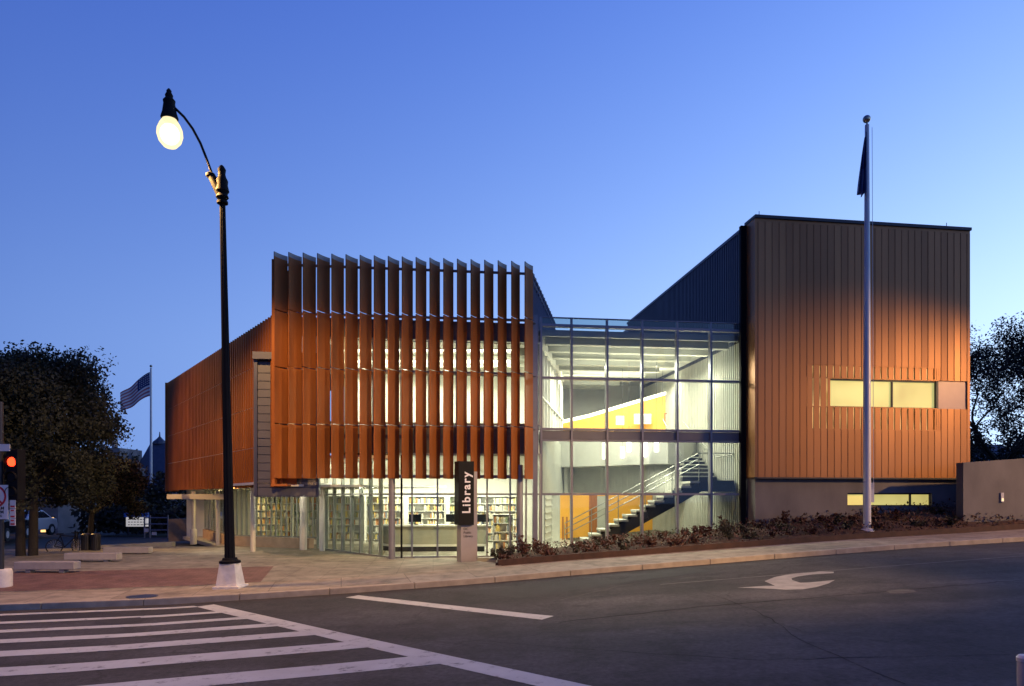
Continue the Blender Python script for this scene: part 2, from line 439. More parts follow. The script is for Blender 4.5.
# kerb stones
mb = MB(); s = -40.0
while s < 40:
    a, b = s + .006, s + 1.794
    P = []
    for ss in (a, b):
        for n in (0, .16):
            X, Y = from_sn(ss, n); P.append(Vector((X, Y, 0)))
    def q(p, n0, dz): return Vector((p.x, p.y, G(*from_sn(sn(p.x, p.y)[0], -.01)) + dz))
    mb.hexa([q(P[0], 0, -.2), q(P[2], 0, -.2), q(P[3], 0, -.2), q(P[1], 0, -.2)], [q(P[0], 0, .126), q(P[2], 0, .126), q(P[3], 0, .126), q(P[1], 0, .126)])
    s += 1.8
struct(mb.build("kerb", "curb", bevel=.012))

def marking(name, quads, off=.004, m="paint"):
    mb = MB()
    for A, B, C, D in quads:              # A->B one long side, D->C the other, split to follow the ground
        k = max(2, int((B - A).length / .5))
        r0 = len(mb.v)
        for i in range(k + 1):
            for (p, q_) in ((A, B), (D, C)):
                v = p.lerp(q_, i / k); mb.v.append(Vector((v.x, v.y, G(v.x, v.y) + off)))
        for i in range(k):
            a = r0 + 2 * i; mb.f.append([a, a + 2, a + 3, a + 1]); mb.mi.append(0)
    return struct(mb.build(name, m))
# crosswalk: skewed ladder, bars parallel to the kerb
E0, E1 = hit(216, 605), hit(600, 688)
ed = (E1 - E0); ed.z = 0; ed.normalize()
ep = Vector((-ed.y, ed.x, 0));
if ep.x > 0: ep = -ep
ud = Vector((UX, UY, 0))
quads = []
A = E0 - ed * .1; B = E1 + ed * 3
quads.append((A, B, B + ep * .34, A + ep * .34))
marking("crosswalk_marking", quads)
bars = []
for py, th in ((608, .17), (615, .20), (623, .22), (631.5, .25), (641.5, .31), (654.0, .39), (672, .49), (698, .52)):
    p = hit(0, py)
    # right end: on the edge line
    den = ud.x * ed.y - ud.y * ed.x
    w_ = E0 + ep * .34 - p
    t = (w_.x * ed.y - w_.y * ed.x) / den
    a = p - ud * 9; b = p + ud * (t + .02)
    nrm = Vector((-UY, UX, 0))
    skew = ed * (th / max(.2, abs(ed.dot(nrm))))
    bars.append((a + nrm * th / 2, b - skew / 2, b + skew / 2, a - nrm * th / 2))
marking("crosswalk_stripes", bars, .004)
S0, S1 = hit(352, 596.5), hit(548, 618)
sd = (S1 - S0).normalized(); sp = Vector((-sd.y, sd.x, 0))
marking("stop_line", [(S0 - sp * .16, S1 - sp * .16, S1 + sp * .16, S0 + sp * .16)])
M["faint_line"] = mat("faint_line_paint", (.10, .10, .10), .9, col2=(.17, .165, .16), scale=4)
M["old_paint"] = mat("faded_road_paint", (.24, .235, .23), .8, col2=(.34, .335, .33), scale=5)
L0, L1 = hit(660, 584.6), hit(1024, 556.0)
ld = (L1 - L0).normalized(); lp = Vector((-ld.y, ld.x, 0))
marking("lane_line", [(L0 - lp * .03, L1 + ld * 8 - lp * .03, L1 + ld * 8 + lp * .03, L0 + lp * .03)], .004, "faint_line")
# turn arrow traced on the asphalt: hooked shaft with a head
def poly_mark(name, pix, off=.004, m="paint"):
    mb = MB(); pts = [hit(*p) for p in pix]
    mb.face([Vector((p.x, p.y, p.z + off)) for p in pts])
    o = mb.build(name, m)
    bm = bmesh.new(); bm.from_mesh(o.data); bmesh.ops.triangulate(bm, faces=bm.faces); bm.to_mesh(o.data); bm.free()
    return struct(o)
poly_mark("turn_arrow_marking", [(737.03, 587.78), (765.16, 586.02), (775.12, 586.02), (764.57, 581.34), (768.67, 579.58), (774.53, 577.23), (786.25, 574.89), (800.32, 573.13), (819.07, 571.61), (833.71, 571.84), (833.71, 573.25), (812.03, 574.66), (797.97, 576.65), (791.53, 578.41), (792.11, 580.16), (800.32, 582.86), (809.69, 582.51), (834.89, 580.16), (828.44, 583.68), (816.72, 587.2), (802.66, 589.54), (786.25, 589.89), (765.16, 588.72)], .004, "old_paint")
poly_mark("asphalt_repair", [(462, 592), (690, 566.6), (716, 571.5), (640, 580), (520, 598)], .0025, "patch")

def seam_line(name, pix, wd, m):
    mb = MB(); P = [hit(*p) for p in pix]; rn = random.Random(len(pix) * 7 + int(pix[0][0])); pts = []
    for a, b in zip(P, P[1:]):
        k = max(2, int((b - a).length / .25))
        for i in range(k):
            v = a.lerp(b, i / k); pts.append(Vector((v.x + rn.gauss(0, .018), v.y + rn.gauss(0, .018), 0)))
    pts.append(P[-1])
    for i, v in enumerate(pts):
        d = (pts[min(i + 1, len(pts) - 1)] - pts[max(i - 1, 0)]); d.z = 0; d.normalize()
        w_ = wd * rn.uniform(.5, 1.2)
        for q_ in (-1, 1):
            x, y = v.x - d.y * w_ * q_, v.y + d.x * w_ * q_; mb.v.append(Vector((x, y, G(x, y) + .0028)))
    for i in range(len(pts) - 1): mb.f.append([2 * i, 2 * i + 1, 2 * i + 3, 2 * i + 2]); mb.mi.append(0)
    struct(mb.build(name, m))
M["tar"] = mat("tar_seal", (.019, .018, .019), .9, var=.2, spec=.1)
M["pale_asphalt"] = mat("worn_asphalt", (.075, .070, .066), .9, var=.3, scale=6)
seam_line("road_seam", [(560, 622), (700, 607), (860, 594), (1024, 580)], .014, "tar")
seam_line("road_seam", [(470, 640), (620, 652), (760, 660), (1010, 655)], .007, "tar")
seam_line("road_seam", [(700, 590), (760, 612), (800, 640), (905, 684)], .006, "tar")
seam_line("road_seam", [(560, 600), (620, 586), (700, 574), (860, 560)], .014, "pale_asphalt")
poly_mark("asphalt_scar", [(886, 591.2), (900, 589.4), (914, 589.8), (916, 592.2), (903, 593.6), (890, 593.4)], .0031, "pale_asphalt")
poly_mark("asphalt_scar", [(96, 620), (140, 617.5), (146, 621), (120, 624.5), (94, 624)], .0062, "patch")
# planting bed to the right
mb = MB(); ns, nn = 70, 12
def bed_pt(i, j):
    s = .15 + i * .42
    X0, Y0 = from_sn(s, SW)
    t = j / nn
    Y1 = max(front_y(X0) - .1, Y0 + .8)
    X, Y = X0, Y0 + (Y1 - Y0) * t
    return Vector((X, Y, G(X, Y) + .14 + .05 * math.sin(X * 3.1 + t * 5) * math.sin(t * 3.1) + .03 * random.random()))
for i in range(ns + 1):
    for j in range(nn + 1): mb.v.append(bed_pt(i, j))
for i in range(ns):
    for j in range(nn):
        a = i * (nn + 1) + j; mb.f.append([a, a + nn + 1, a + nn + 2, a + 1]); mb.mi.append(0)
struct(mb.build("planting_bed", "soil", smooth=True))
mb = MB()                                  # low steel edging of the bed
for i in range(ns):
    p, q2 = bed_pt(i, 0), bed_pt(i + 1, 0)
    d = (q2 - p).normalized(); o_ = Vector((d.y, -d.x, 0)) * .06
    lo1, lo2 = G(p.x, p.y) - .05, G(q2.x, q2.y) - .05
    mb.hexa([(p.x, p.y, lo1), (q2.x, q2.y, lo2), (q2.x + o_.x, q2.y + o_.y, lo2), (p.x + o_.x, p.y + o_.y, lo1)],
            [(p.x, p.y, lo1 + .33), (q2.x, q2.y, lo2 + .33), (q2.x + o_.x, q2.y + o_.y, lo2 + .33), (p.x + o_.x, p.y + o_.y, lo1 + .33)])
p, q2 = bed_pt(0, 0), bed_pt(0, nn)
mb.hexa([(p.x, p.y, p.z - .4), (q2.x, q2.y, q2.z - .4), (q2.x - .06, q2.y, q2.z - .4), (p.x - .06, p.y, p.z - .4)], [(p.x, p.y, p.z + .05), (q2.x, q2.y, q2.z + .03), (q2.x - .06, q2.y, q2.z + .03), (p.x - .06, p.y, p.z + .05)])
struct(mb.build("bed_edging", mat("weathered_edging", (.050, .022, .014), .8, var=.3, scale=5)))

# ------------------------------------------------------------------ frames of the building fronts
class Fr:
    """A vertical front: a point on it seen in column px0 at depth Y0, running to the vanishing column vp."""
    def __init__(s, px0, Y0, vp):
        d = Vector(((vp - CX) / F, 1, 0)); s.u = d.normalized()
        if s.u.x < 0 and vp > CX: s.u = -s.u
        s.o = Vector((wx(px0, Y0), Y0, 0)); s.n = Vector((-s.u.y, s.u.x, 0))   # n points away from the camera
        if s.n.y < 0: s.n = -s.n
    def t(s, px):
        r = (px - CX) / F
        return (r * s.o.y - s.o.x) / (s.u.x - r * s.u.y)
    def p(s, t, off=0, z=0):
        v = s.o + s.u * t + s.n * off; return Vector((v.x, v.y, z))
    def at(s, px, py):
        t = s.t(px); Y = (s.o + s.u * t).y; return s.p(t, 0, wz(py, Y))
    def box(s, mb, t0, t1, o0, o1, z0, z1, m=0):
        mb.hexa([s.p(t0, o0, z0), s.p(t1, o0, z0), s.p(t1, o1, z0), s.p(t0, o1, z0)], [s.p(t0, o0, z1), s.p(t1, o0, z1), s.p(t1, o1, z1), s.p(t0, o1, z1)], m)
LF = Fr(274.5, 20.6, 6440)                 # louvre screen, line of the front fin edges
GF = Fr(390, 21.75, 6440)                  # glass wall behind and below it
AF = Fr(540, 22.4, 6000)                   # atrium glass
BF = Fr(755, 22.5, 5363)                   # bronze block
WF = Fr(255, 23.0, -8)                     # wing receding at the left
WF.u = Vector((-.6055, .7958, 0)); WF.n = Vector((.7958, .6055, 0))
SIDE = Vector((.1743, .9847, 0))           # depth direction of the louvre volume
BS = Vector((-.1378, .9905, 0))            # depth direction of the bronze block
Z2, ZC1, ZROOF = 4.18, 3.38, 7.62

LIB = thing("library_building", (0, 22, 0), "library with terracotta fin screen, glass atrium and bronze metal block", "building")

# --- terracotta fins
tiers = [(2.54, 4.185), (4.215, 5.905), (5.935, 7.625), (7.655, 9.38)]
screen = MB()
tl, tr = LF.t(271.5), LF.t(533)
for z in (4.2, 5.92, 7.64, 9.14):
    a, b = LF.p(tl + .12, .46, z), LF.p(tr + .05, .46, z)
    screen.tube([a, b], .045, 8)
for z in (2.6,):
    LF.box(screen, tl + .1, tr + .05, .42, .5, z - .03, z + .07)
for k in range(7):
    t = tl + .25 + (tr - tl - .3) * k / 6
    LF.box(screen, t - .03, t + .03, .50, .58, 2.6, 9.15)
SCR = screen.build("sun_screen", "steel", LIB)
t0, t1 = LF.t(274.5), LF.t(525.4)
DX, DZ = .254, .444
fin_pts = []
for k in range(8):
    f = k / 7
    fin_pts.append((DX * f - .028 * math.sin(math.pi * f) * .87, DZ * f + .028 * math.sin(math.pi * f) * .5))
def fin(k, t, last=False):
    o = LF.p(t); mb = MB()
    for ti, (z0, z1) in enumerate(tiers):
        segs = [(z0, z1, 0)] if ti < 3 else [(z0, z1 - .14, 0), (z1 - .14, z1, 1)]  # top strip of each fin takes the painted fade colour
        for (a, b, m) in segs:
            outer = [(o.x + x, o.y + y) for x, y in fin_pts]
            inner = [(o.x + x - .03, o.y + y + .012) for x, y in reversed(fin_pts)]
            mb.prism(outer + inner, a, b, m)
    return mb.build("terracotta_fin", ["terra", "fin_top_lit"], SCR)
NF = 19
for k in range(NF): fin(k, t0 + (t1 - t0) * k / (NF - 1))
# closing flange at the left end, a little longer at the bottom
mb = MB()
LF.box(mb, tl - .02, tl + .07, .10, .62, 2.36, 9.18, 0)
LF.box(mb, tl + .07, tl + .62, .58, .64, 2.36, 9.0, 0)
LF.box(mb, tl - .02, tl + .46, .02, .58, 2.30, 2.36, 0)
mb.build("screen_end_panel", "terra", LIB)
# side of the screen receding at its right end
mb = MB()
c = LF.p(tr + .02, .5)
for k in range(14):
    p = c + SIDE * (.1 + k * .46)
    mb.hexa([(p.x, p.y, 7.6), (p.x + .07, p.y, 7.6), (p.x + .07, p.y + .10, 7.6), (p.x, p.y + .10, 7.6)], [(p.x, p.y, 9.2), (p.x + .07, p.y, 9.2), (p.x + .07, p.y + .10, 9.2), (p.x, p.y + .10, 9.2)], 1)
    q_ = p + Vector((.05, .22, 0))
    mb.hexa([(p.x - .02, p.y + .12, 7.7), (p.x + .03, p.y + .12, 7.7), (q_.x - .14, q_.y + .14, 7.7), (q_.x - .19, q_.y + .14, 7.7)], [(p.x - .02, p.y + .12, 9.36), (p.x + .03, p.y + .12, 9.36), (q_.x - .14, q_.y + .14, 9.36), (q_.x - .19, q_.y + .14, 9.36)], 0)
for z in (7.64, 8.9, 9.15):
    mb.tube([c + Vector((.03, 0, z)), c + SIDE * 6.4 + Vector((.03, 0, z))], .045, 8, 1)
mb.build("side_screen", ["terra", "steel"], LIB)
# corner steel column between screen and atrium
mb = MB()
LF.box(mb, LF.t(536.2), LF.t(541.0), .70, .90, 0.0, 7.9)
LF.box(mb, LF.t(533.5), LF.t(535.5), .55, .66, 2.6, 9.3)
for z in (4.2, 5.92, 7.64): LF.box(mb, LF.t(532), LF.t(539), .60, .72, z - .04, z + .04)
mb.build("corner_column", "steel", LIB)

# --- walls of the louvre volume behind the fins
gl, gr = GF.t(317.5), GF.t(540)
mb = MB()
GF.box(mb, GF.t(276), gr - .05, .0, .25, 7.02, ZROOF)           # parapet band
mb.build("parapet", "siding", LIB)
mb = MB()
GF.box(mb, GF.t(318), gr - .05, .02, .24, ZC1, Z2 + .12)          # floor edge
mb.build("spandrel", "siding", LIB)

def curtain(name, fr, pxs, zs, depth=.14, w=.055, matn="mullion", glassn="glass", off=0.0, tt=None, skip=None, hw=None):
    ts = tt if tt else [fr.t(p) for p in pxs]
    mb = MB()
    for t in ts: fr.box(mb, t - w / 2, t + w / 2, off - depth * .4, off + depth * .6, zs[0], zs[-1])
    for zi, z in enumerate(zs):
        h = (hw[zi] if hw else w)
        for a, b in zip(ts, ts[1:]):
            fr.box(mb, a + w / 2, b - w / 2, off - depth * .35, off + depth * .55, max(z - h / 2, zs[0]), min(z + h / 2, zs[-1]) if z != zs[0] else z + h)
    o = mb.build(name, matn, LIB)
    for i, (a, b) in enumerate(zip(ts, ts[1:])):
        for j, (z0, z1) in enumerate(zip(zs, zs[1:])):
            if skip and skip(i, j): continue
            g = MB(); fr.box(g, a + w / 2 - .005, b - w / 2 + .005, off - .006, off + .006, z0 + .02, z1 - .02)
            g.build("glass_pane", glassn, o)
    return o
# ground floor glass front and the storey behind the fins
curtain("front_glazing", GF, [391, 412, 437.5, 462.5, 487, 510, 526, 540], [0.02, 2.06, ZC1])
curtain("upper_glazing", GF, [317.5 + 27.8 * k for k in range(9)], [Z2 + .12, 5.9, 7.02])

# --- grey zinc box at the left
mb = MB()
sl, sr = GF.t(255), GF.t(317.3)
GF.box(mb, GF.t(257.5), sr, .06, .3, 2.02, 6.2, 0)
nb = 12
for k in range(1, 17):
    z = 2.02 + k * .255
    GF.box(mb, GF.t(257.5), sr - .02, .02, .06, z - .25, z - .016, 0)
mb.build("zinc_siding", "siding", LIB)
mb = MB()
GF.box(mb, sl - .03, GF.t(257.5), -.05, .3, 2.0, 6.30, 0)
GF.box(mb, sl - .03, sr + .3, -.20, .3, 6.24, 6.46, 0)
GF.box(mb, sl, sr + .02, .01, .32, 1.975, 2.018, 0)
GF.box(mb, sr, sr + .05, -.02, .3, 2.0, 6.2, 0)
mb.build("siding_frame", "navy", LIB)
mb = MB()                                     # side and back closure of that box
p0, p1 = GF.p(sl, .3), GF.p(sl, .3) + WF.u * 1.0
GF.box(mb, sl + .02, sr, .3, .4, 2.02, 6.3)
mb.build("inner_wall", "greywall", LIB)

# --- wing with the ribbed terracotta screen
wl = 13.75
mb = MB()
WZ0, WZ1 = 2.28, 7.60
n = 62
for k in range(n):
    t = -2.4 + (wl + 2.4) * k / (n - 1)
    for z0, z1 in ((WZ0, 3.59), (3.61, 4.94), (4.96, 6.27), (6.29, WZ1)):
        WF.box(mb, t - .035, t + .035, -.16, .02, z0, z1, 0)
mb2 = MB()
WF.box(mb2, -2.5, wl + .05, .02, .10, WZ0 + .1, WZ1 - .15, 0)
WF.box(mb2, wl + .02, wl + .10, -.22, .4, WZ0 - .05, WZ1 + .02, 0)
ws = mb2.build("wing_wall", "terra", LIB)
for z in (3.60, 4.95, 6.28):  # pale strips stand in for the lit lines at the joints
    jm = MB(); WF.box(jm, -2.4, wl, -.12, .018, z - .006, z + .006, 0); jm.build("lit_joint_strip", "column", ws)
mb.build("ribbed_screen", "terra", ws)
mb = MB(); WF.box(mb, -2.5, wl, .1, 6, WZ1 - .5, WZ1 - .3, 0); mb.build("wing_roof", "siding", LIB)
mb = MB(); WF.box(mb, -2.5, wl - .1, .05, 6, 2.30, 2.37, 0); mb.build("wing_soffit", "white", LIB)
# canopy beam and posts under the wing
CB = Fr(170, 30.5, 14000)
CB.o = at(170, 497, 31.5); CB.o.z = 0; e_ = at(226, 497, 27.5); CB.u = Vector((e_.x - CB.o.x, e_.y - CB.o.y, 0)).normalized(); CB.n = Vector((-CB.u.y, CB.u.x, 0))
cl = (Vector((e_.x, e_.y, 0)) - CB.o).length
mb = MB(); CB.box(mb, 0, cl + .3, -.14, .14, 1.86, 2.08); mb.build("canopy_beam", "column", LIB)
for px, w, th in ((193.5, .075, True), (218, .085, False), (253, .09, None), (303.3, .13, False), (322, .10, None)):
    mb = MB()
    if px < 220:
        t = CB.t(px); p = CB.p(t); top = 2.2
    elif px < 300: p = Vector((wx(px, 24.3), 24.3, 0)); top = 2.3
    elif px < 310: p = Vector((wx(px, 25.0), 25.0, 0)); top = 2.4
    else: p = Vector((wx(px, 24.6), 24.6, 0)); top = 2.4
    mb.lathe((p.x, p.y, -.1), [(w, 0), (w, top + .1)], 18)
    if th: mb.lathe((p.x, p.y, -.1), [(w * 1.8, 0), (w * 1.8, .62), (w * 1.5, .66)], 18)
    if th is not None: mb.lathe((p.x, p.y, -.1), [(w * 1.5, 0), (w * 1.5, .05)], 18)
    mb.build("column", "column", LIB, smooth=True)
for px in (392.5, 518.5):
    t = GF.t(px); p = GF.p(t, -.32); mb = MB()
    mb.lathe((p.x, p.y, 0), [(.15, -.1), (.15, .02), (.105, .03), (.105, 3.0)], 20); mb.build("column", "steel_col", LIB, smooth=True)

mb = MB(); p = GF.p(GF.t(401.6), -.05); mb.tube([(p.x, p.y, -.02), (p.x, p.y, 3.3)], .032, 10); mb.build("downpipe", "black", LIB, smooth=True)
# --- recessed ground floor glazing, from the corner back to the wing
V1 = GF.p(GF.t(391), 0); V2 = Vector((wx(318, 25.6), 25.6, 0)); V3 = Vector((wx(232, 27.2), 27.2, 0)); V4 = Vector((wx(205, 33.0), 33.0, 0))
def seg_frame(a, b):
    f = Fr(400, 20, 6000); f.o = Vector((a.x, a.y, 0)); f.u = (b - a); f.u.z = 0; L = f.u.length; f.u.normalize()
    f.n = Vector((-f.u.y, f.u.x, 0))
    if f.n.y < 0: f.n = -f.n
    return f, L
f1, L1_ = seg_frame(V1, V2)
curtain("entry_glazing", f1, None, [.02, 2.06, ZC1 - .2], tt=[L1_ * k / 8 for k in range(9)], depth=.13, w=.055)
f2, L2_ = seg_frame(V2, V3)
curtain("side_glazing", f2, None, [.42, 2.35], tt=[L2_ * k / 17 for k in range(18)], depth=.07, w=.045)
f3, L3_ = seg_frame(V3, V4)
curtain("wing_glazing", f3, None, [.42, 2.35], tt=[L3_ * k / 7 for k in range(8)], depth=.07, w=.05)
mb = MB(); f2.box(mb, .3, L2_, -.14, .14, -.15, .40); f3.box(mb, .05, L3_, -.1, .1, -.15, .40)
mb.build("plinth", "stone", LIB)
mb = MB()                                     # open soffit over the recess
pts = [GF.p(sl, .02), GF.p(sr, .02), V2 + Vector((.5, 1.5, 0)), V3 + Vector((-.2, .8, 0)), V3 + Vector((-.25, -.6, 0))]
mb.prism([(p.x, p.y) for p in pts], 2.36, 2.44); mb.build("entry_soffit", "white", LIB)

mb = MB(); pts = [GF.p(sr, .32), GF.p(GF.t(391), .02), V1 + Vector((.1, .1, 0)), V2 + Vector((.5, .6, 0))]
mb.prism([(p.x, p.y) for p in pts], ZC1 - .18, ZC1 - .08); mb.build("porch_soffit", "white", LIB)
# --- floors and ceilings inside
def slab(name, pts, z0, z1, m): mb = MB(); mb.prism([(p[0], p[1]) for p in pts], z0, z1); return mb.build(name, m, LIB)
gA, gB = GF.p(GF.t(320), .3), GF.p(GF.t(540), .3)
aR = AF.p(AF.t(746), .2)
back = 34.0
INN = [(-11.9, 27.6), (V2.x, V2.y + .1), (V1.x, V1.y + .02), (GF.p(GF.t(540), 0).x, GF.p(GF.t(540), 0).y), (AF.p(AF.t(746)).x, AF.p(AF.t(746)).y), (5.6, back), (-16.4, back)]
slab("ground_floor", INN, -.15, .0, "floor")
UPP = [(gA.x, gA.y), (gB.x, gB.y), (gB.x + SIDE.x * 8, gB.y + SIDE.y * 8), (gA.x + 1.2, gB.y + 8)]
slab("upper_floor", UPP, ZC1 + .02, Z2, "white")
slab("upper_ceiling", UPP, 7.0, 7.06, "white")
slab("roof", [(gA.x - .9, gA.y + .2), (gB.x, gB.y), (gB.x + SIDE.x * 11, gB.y + SIDE.y * 11), (gA.x + .5, gB.y + 10)], 7.40, 7.48, "siding")
slab("ground_ceiling", [(-11.9, 27.8), (V2.x, V2.y + .2), (V1.x + .1, V1.y + .3), (gB.x, gB.y + .05), (gB.x + SIDE.x * 12, gB.y + SIDE.y * 12), (-16.4, back)], ZC1 - .06, ZC1, "white")
# back walls
mb = MB(); mb.box(-16.2, 1.6, back, back + .2, 0, ZC1); mb.build("rear_wall", "white", LIB)
mb = MB()
ub = gA.y + 4.2
mb.hexa([(gA.x, ub, Z2), (gB.x + .7, ub + .9, Z2), (gB.x + .7, ub + 1.0, Z2), (gA.x, ub + .1, Z2)], [(gA.x, ub, 7.0), (gB.x + .7, ub + .9, 7.0), (gB.x + .7, ub + 1.0, 7.0), (gA.x, ub + .1, 7.0)])
mb.build("reading_room_wall", "white", LIB)
mb = MB()
for k in range(5): mb.box(gA.x + .6 + k * 1.5, gA.x + .75 + k * 1.5, ub - .9, ub - .75, Z2, 7.0)
for k in range(4): mb.box(gA.x, gB.x, ub - 2.9 + k * .7, ub - 2.78 + k * .7, 6.75, 6.99)
mb.build("reading_room_beam", "panel", LIB)
# left side of the atrium: glazed partition of the louvre volume
pf, _ = seg_frame(gB, gB + SIDE * 7.5)
pf.n = Vector((pf.u.y, -pf.u.x, 0))
mb = MB()
for k in range(9): pf.box(mb, k * .9, k * .9 + .07, -.05, .07, Z2, 7.1)
pf.box(mb, 0, 7.5, -.05, .10, 7.0, 7.3); pf.box(mb, 0, 7.5, -.05, .09, 5.3, 5.36)
PT = mb.build("atrium_partition", "white", LIB)
mb = MB()
pf.box(mb, .2, 7.5, .0, .08, 2.1, Z2 - .02)
for k in range(46): pf.box(mb, .25 + k * .155, .25 + k * .155 + .06, .08, .11, 2.1, Z2 - .02)
mb.build("ribbed_panel", "panel", LIB)
mb = MB()
pf.box(mb, 4.6, 4.9, -.1, .2, 0, 2.1); pf.box(mb, 1.3, 3.2, .0, .06, 0, 2.08)
for k in range(8): pf.box(mb, 1.3, 3.2, .06, .09, .2 + k * .24, .24 + k * .24)
mb.build("shelf_panel", "panel", LIB)

# --- atrium glass
apx = [541, 571.5, 607, 642, 677, 710.5, 743]
az = [0.1, 2.06, 3.83, 4.20, 5.88, 7.62]
curtain("atrium_glazing", AF, apx, az, depth=.2, w=.065, matn="steel", skip=lambda i, j: j == 2, hw=[.06, .07, .05, .07, .07, .12])
mb = MB(); AF.box(mb, AF.t(541) + .04, AF.t(743) - .04, -.02, .3, 3.87, 4.15); mb.build("floor_edge_beam", "siding", LIB)
curtain("parapet_glazing", AF, apx, [7.623, 7.88], depth=.12, w=.06, matn="steel", glassn="glass2", hw=[.03, .05])
mb = MB(); AF.box(mb, AF.t(541), AF.t(743), .35, .45, 7.34, 7.55); mb.build("roof_edge", "greywall", LIB)
# roof deck and beams of the atrium
aL, aRt = AF.t(541), AF.t(743)
mb = MB(); AF.box(mb, aL - .3, aRt, .45, 11.2, 7.44, 7.54); mb.build("atrium_roof", "greywall", LIB)
for k in range(9):
    mb = MB(); d = .75 + k * 1.15
    AF.box(mb, aL + .1 + d * .27, aRt - .02 - d * .2, d, d + .22, 7.20, 7.44)
    AF.box(mb, aL + .1 + d * .27, aRt - .02 - d * .2, d - .02, d + .24, 7.16, 7.20)
    mb.build("ceiling_beam", "panel", LIB)
for k in range(4):
    mb = MB(); d = 1.40 + k * 2.3
    AF.box(mb, aL + .6 + d * .27, aRt - .5 - d * .2, d - .05, d + .05, 7.30, 7.36)
    mb.build("light_strip", "tube", LIB)
# curved balcony with white fascia, ribbed soffit below
arc = [(556, 28.8), (575, 28.4), (600, 27.7), (625, 26.9), (648, 26.2), (668, 25.9), (684, 26.2), (698, 27.2)]
def ribbon(name, pts, z0, z1, dep, m, ribs=0, rm=None):
    mb = MB(); P = [Vector((wx(a, b), b, 0)) for a, b in pts]
    f = z0 if callable(z0) else (lambda k: z0); g = z1 if callable(z1) else (lambda k: z1)
    for k in range(len(P) - 1):
        a, b = P[k], P[k + 1]
        n_ = Vector((0, dep, 0))
        mb.hexa([(a.x, a.y, f(k)), (b.x, b.y, f(k + 1)), (b.x, b.y + dep, f(k + 1)), (a.x, a.y + dep, f(k))], [(a.x, a.y, g(k)), (b.x, b.y, g(k + 1)), (b.x, b.y + dep, g(k + 1)), (a.x, a.y + dep, g(k))])
        if ribs:
            for j in range(ribs):
                c_ = a.lerp(b, (j + .5) / ribs); d_ = (b - a).normalized() * .03
                mb.hexa([(c_.x - d_.x, c_.y - d_.y - .03, f(k)), (c_.x + d_.x, c_.y + d_.y - .03, f(k + 1)), (c_.x + d_.x, c_.y + d_.y, f(k + 1)), (c_.x - d_.x, c_.y - d_.y, f(k))],
                        [(c_.x - d_.x, c_.y - d_.y - .03, g(k)), (c_.x + d_.x, c_.y + d_.y - .03, g(k + 1)), (c_.x + d_.x, c_.y + d_.y, g(k + 1)), (c_.x - d_.x, c_.y - d_.y, g(k))])
    return mb.build(name, m, LIB)
ribbon("balcony_fascia", arc, 3.22, 4.36, .15, "fascia")
mb = MB(); P = [(wx(a, b), b + .1) for a, b in arc]
mb.prism(P + [(P[-1][0], 33.5), (P[0][0], 33.5)], 3.25, 3.34); mb.build("balcony_floor", "white", LIB)
ribbon("balcony_soffit", [(a, b + 1.6) for a, b in arc], 2.14, 3.24, .12, "panel", 4)
# amber walls
YW = 32.2
mb = MB(); mb.box(wx(557, YW), wx(690, YW), YW, YW + .15, 0, 2.14); AW = mb.build("amber_wall", "yellow", LIB)
mb = MB(); mb.box(wx(589, YW), wx(597, YW), YW - .06, YW - .003, 0, 2.05, 0); mb.box(wx(597, YW), wx(606, YW), YW - .05, YW - .003, 0, 2.0, 1)
mb.build("door", ["wood", "panel"], AW)
for px in (562, 566):
    mb = MB(); mb.box(wx(px, YW - 1), wx(px + 1.6, YW - 1), YW - 1.04, YW - 1, 0, 1.05); mb.build("post", "wood", AW)
up = [(557, 31.6), (590, 31.4), (625, 31.0), (660, 30.6), (690, 30.2)]
ztop = [5.30, 5.62, 6.05, 6.45, 6.72]
ribbon("upper_amber_wall", up, Z2 - .2, lambda k: ztop[k], .15, "yellow")
ribbon("cove_strip", [(a, b - .06) for a, b in up], lambda k: ztop[k] + .02, lambda k: ztop[k] + .15, .3, "cove")
mb = MB(); mb.box(wx(556, 33), wx(700, 33), 33.6, 33.8, 2.1, 7.44); mb.build("upper_rear_wall", "greywall", LIB)
for (a, b, c_, d_, m_) in ((634, 651, 414, 424, "white"), (664, 681, 413, 425, "wood"), (616, 624, 416, 425, "white")):
    mb = MB(); Yp = 30.45
    A_, B_ = at(a, d_, Yp), at(b, c_, Yp)
    mb.box(A_.x, B_.x, Yp - .04, Yp, A_.z, B_.z, 0); mb.box(A_.x + .06, B_.x - .06, Yp - .05, Yp - .04, A_.z + .06, B_.z - .06, 1)
    mb.build("wall_picture", [m_, "panel"], LIB)

# --- staircase: lower flight rising to a landing, upper flight going back
ST = None
mb = MB()
ys0, ys1 = 23.7, 24.9
XA, ZA, XB = 1.83, .0, 6.5
nst = 15; rise = 2.52 / nst; run = (XB - XA) / nst
prof = []
for k in range(nst):
    x = XA + k * run
    mb.box(x, x + run + .03, ys0, ys1, ZA + k * rise + rise - .07, ZA + (k + 1) * rise, 0)
    mb.box(x + .01, x + .04, ys0 + .06, ys1 - .06, ZA + k * rise, ZA + (k + 1) * rise - .07, 2)
for yy in (ys0 + .04, ys1 - .10):
    a = Vector((XA, yy, -.05)); b = Vector((XA + nst * run, yy, 2.50))
    mb.hexa([a, b, b + Vector((0, .06, 0)), a + Vector((0, .06, 0))], [a + Vector((.28, 0, -.28)) + Vector((0, 0, .0)), b + Vector((.1, 0, -.34)), b + Vector((.1, .06, -.34)), a + Vector((.28, .06, -.28))], 1)
STAIR = mb.build("staircase", ["panel", "dark_steel", "dark_steel"], LIB)
mb = MB(); mb.box(XA + nst * run, 7.72, ys0, ys1 + .4, 2.16, 2.54); mb.build("stair_landing", "dark_steel", STAIR)
mb = MB(); n2 = 11
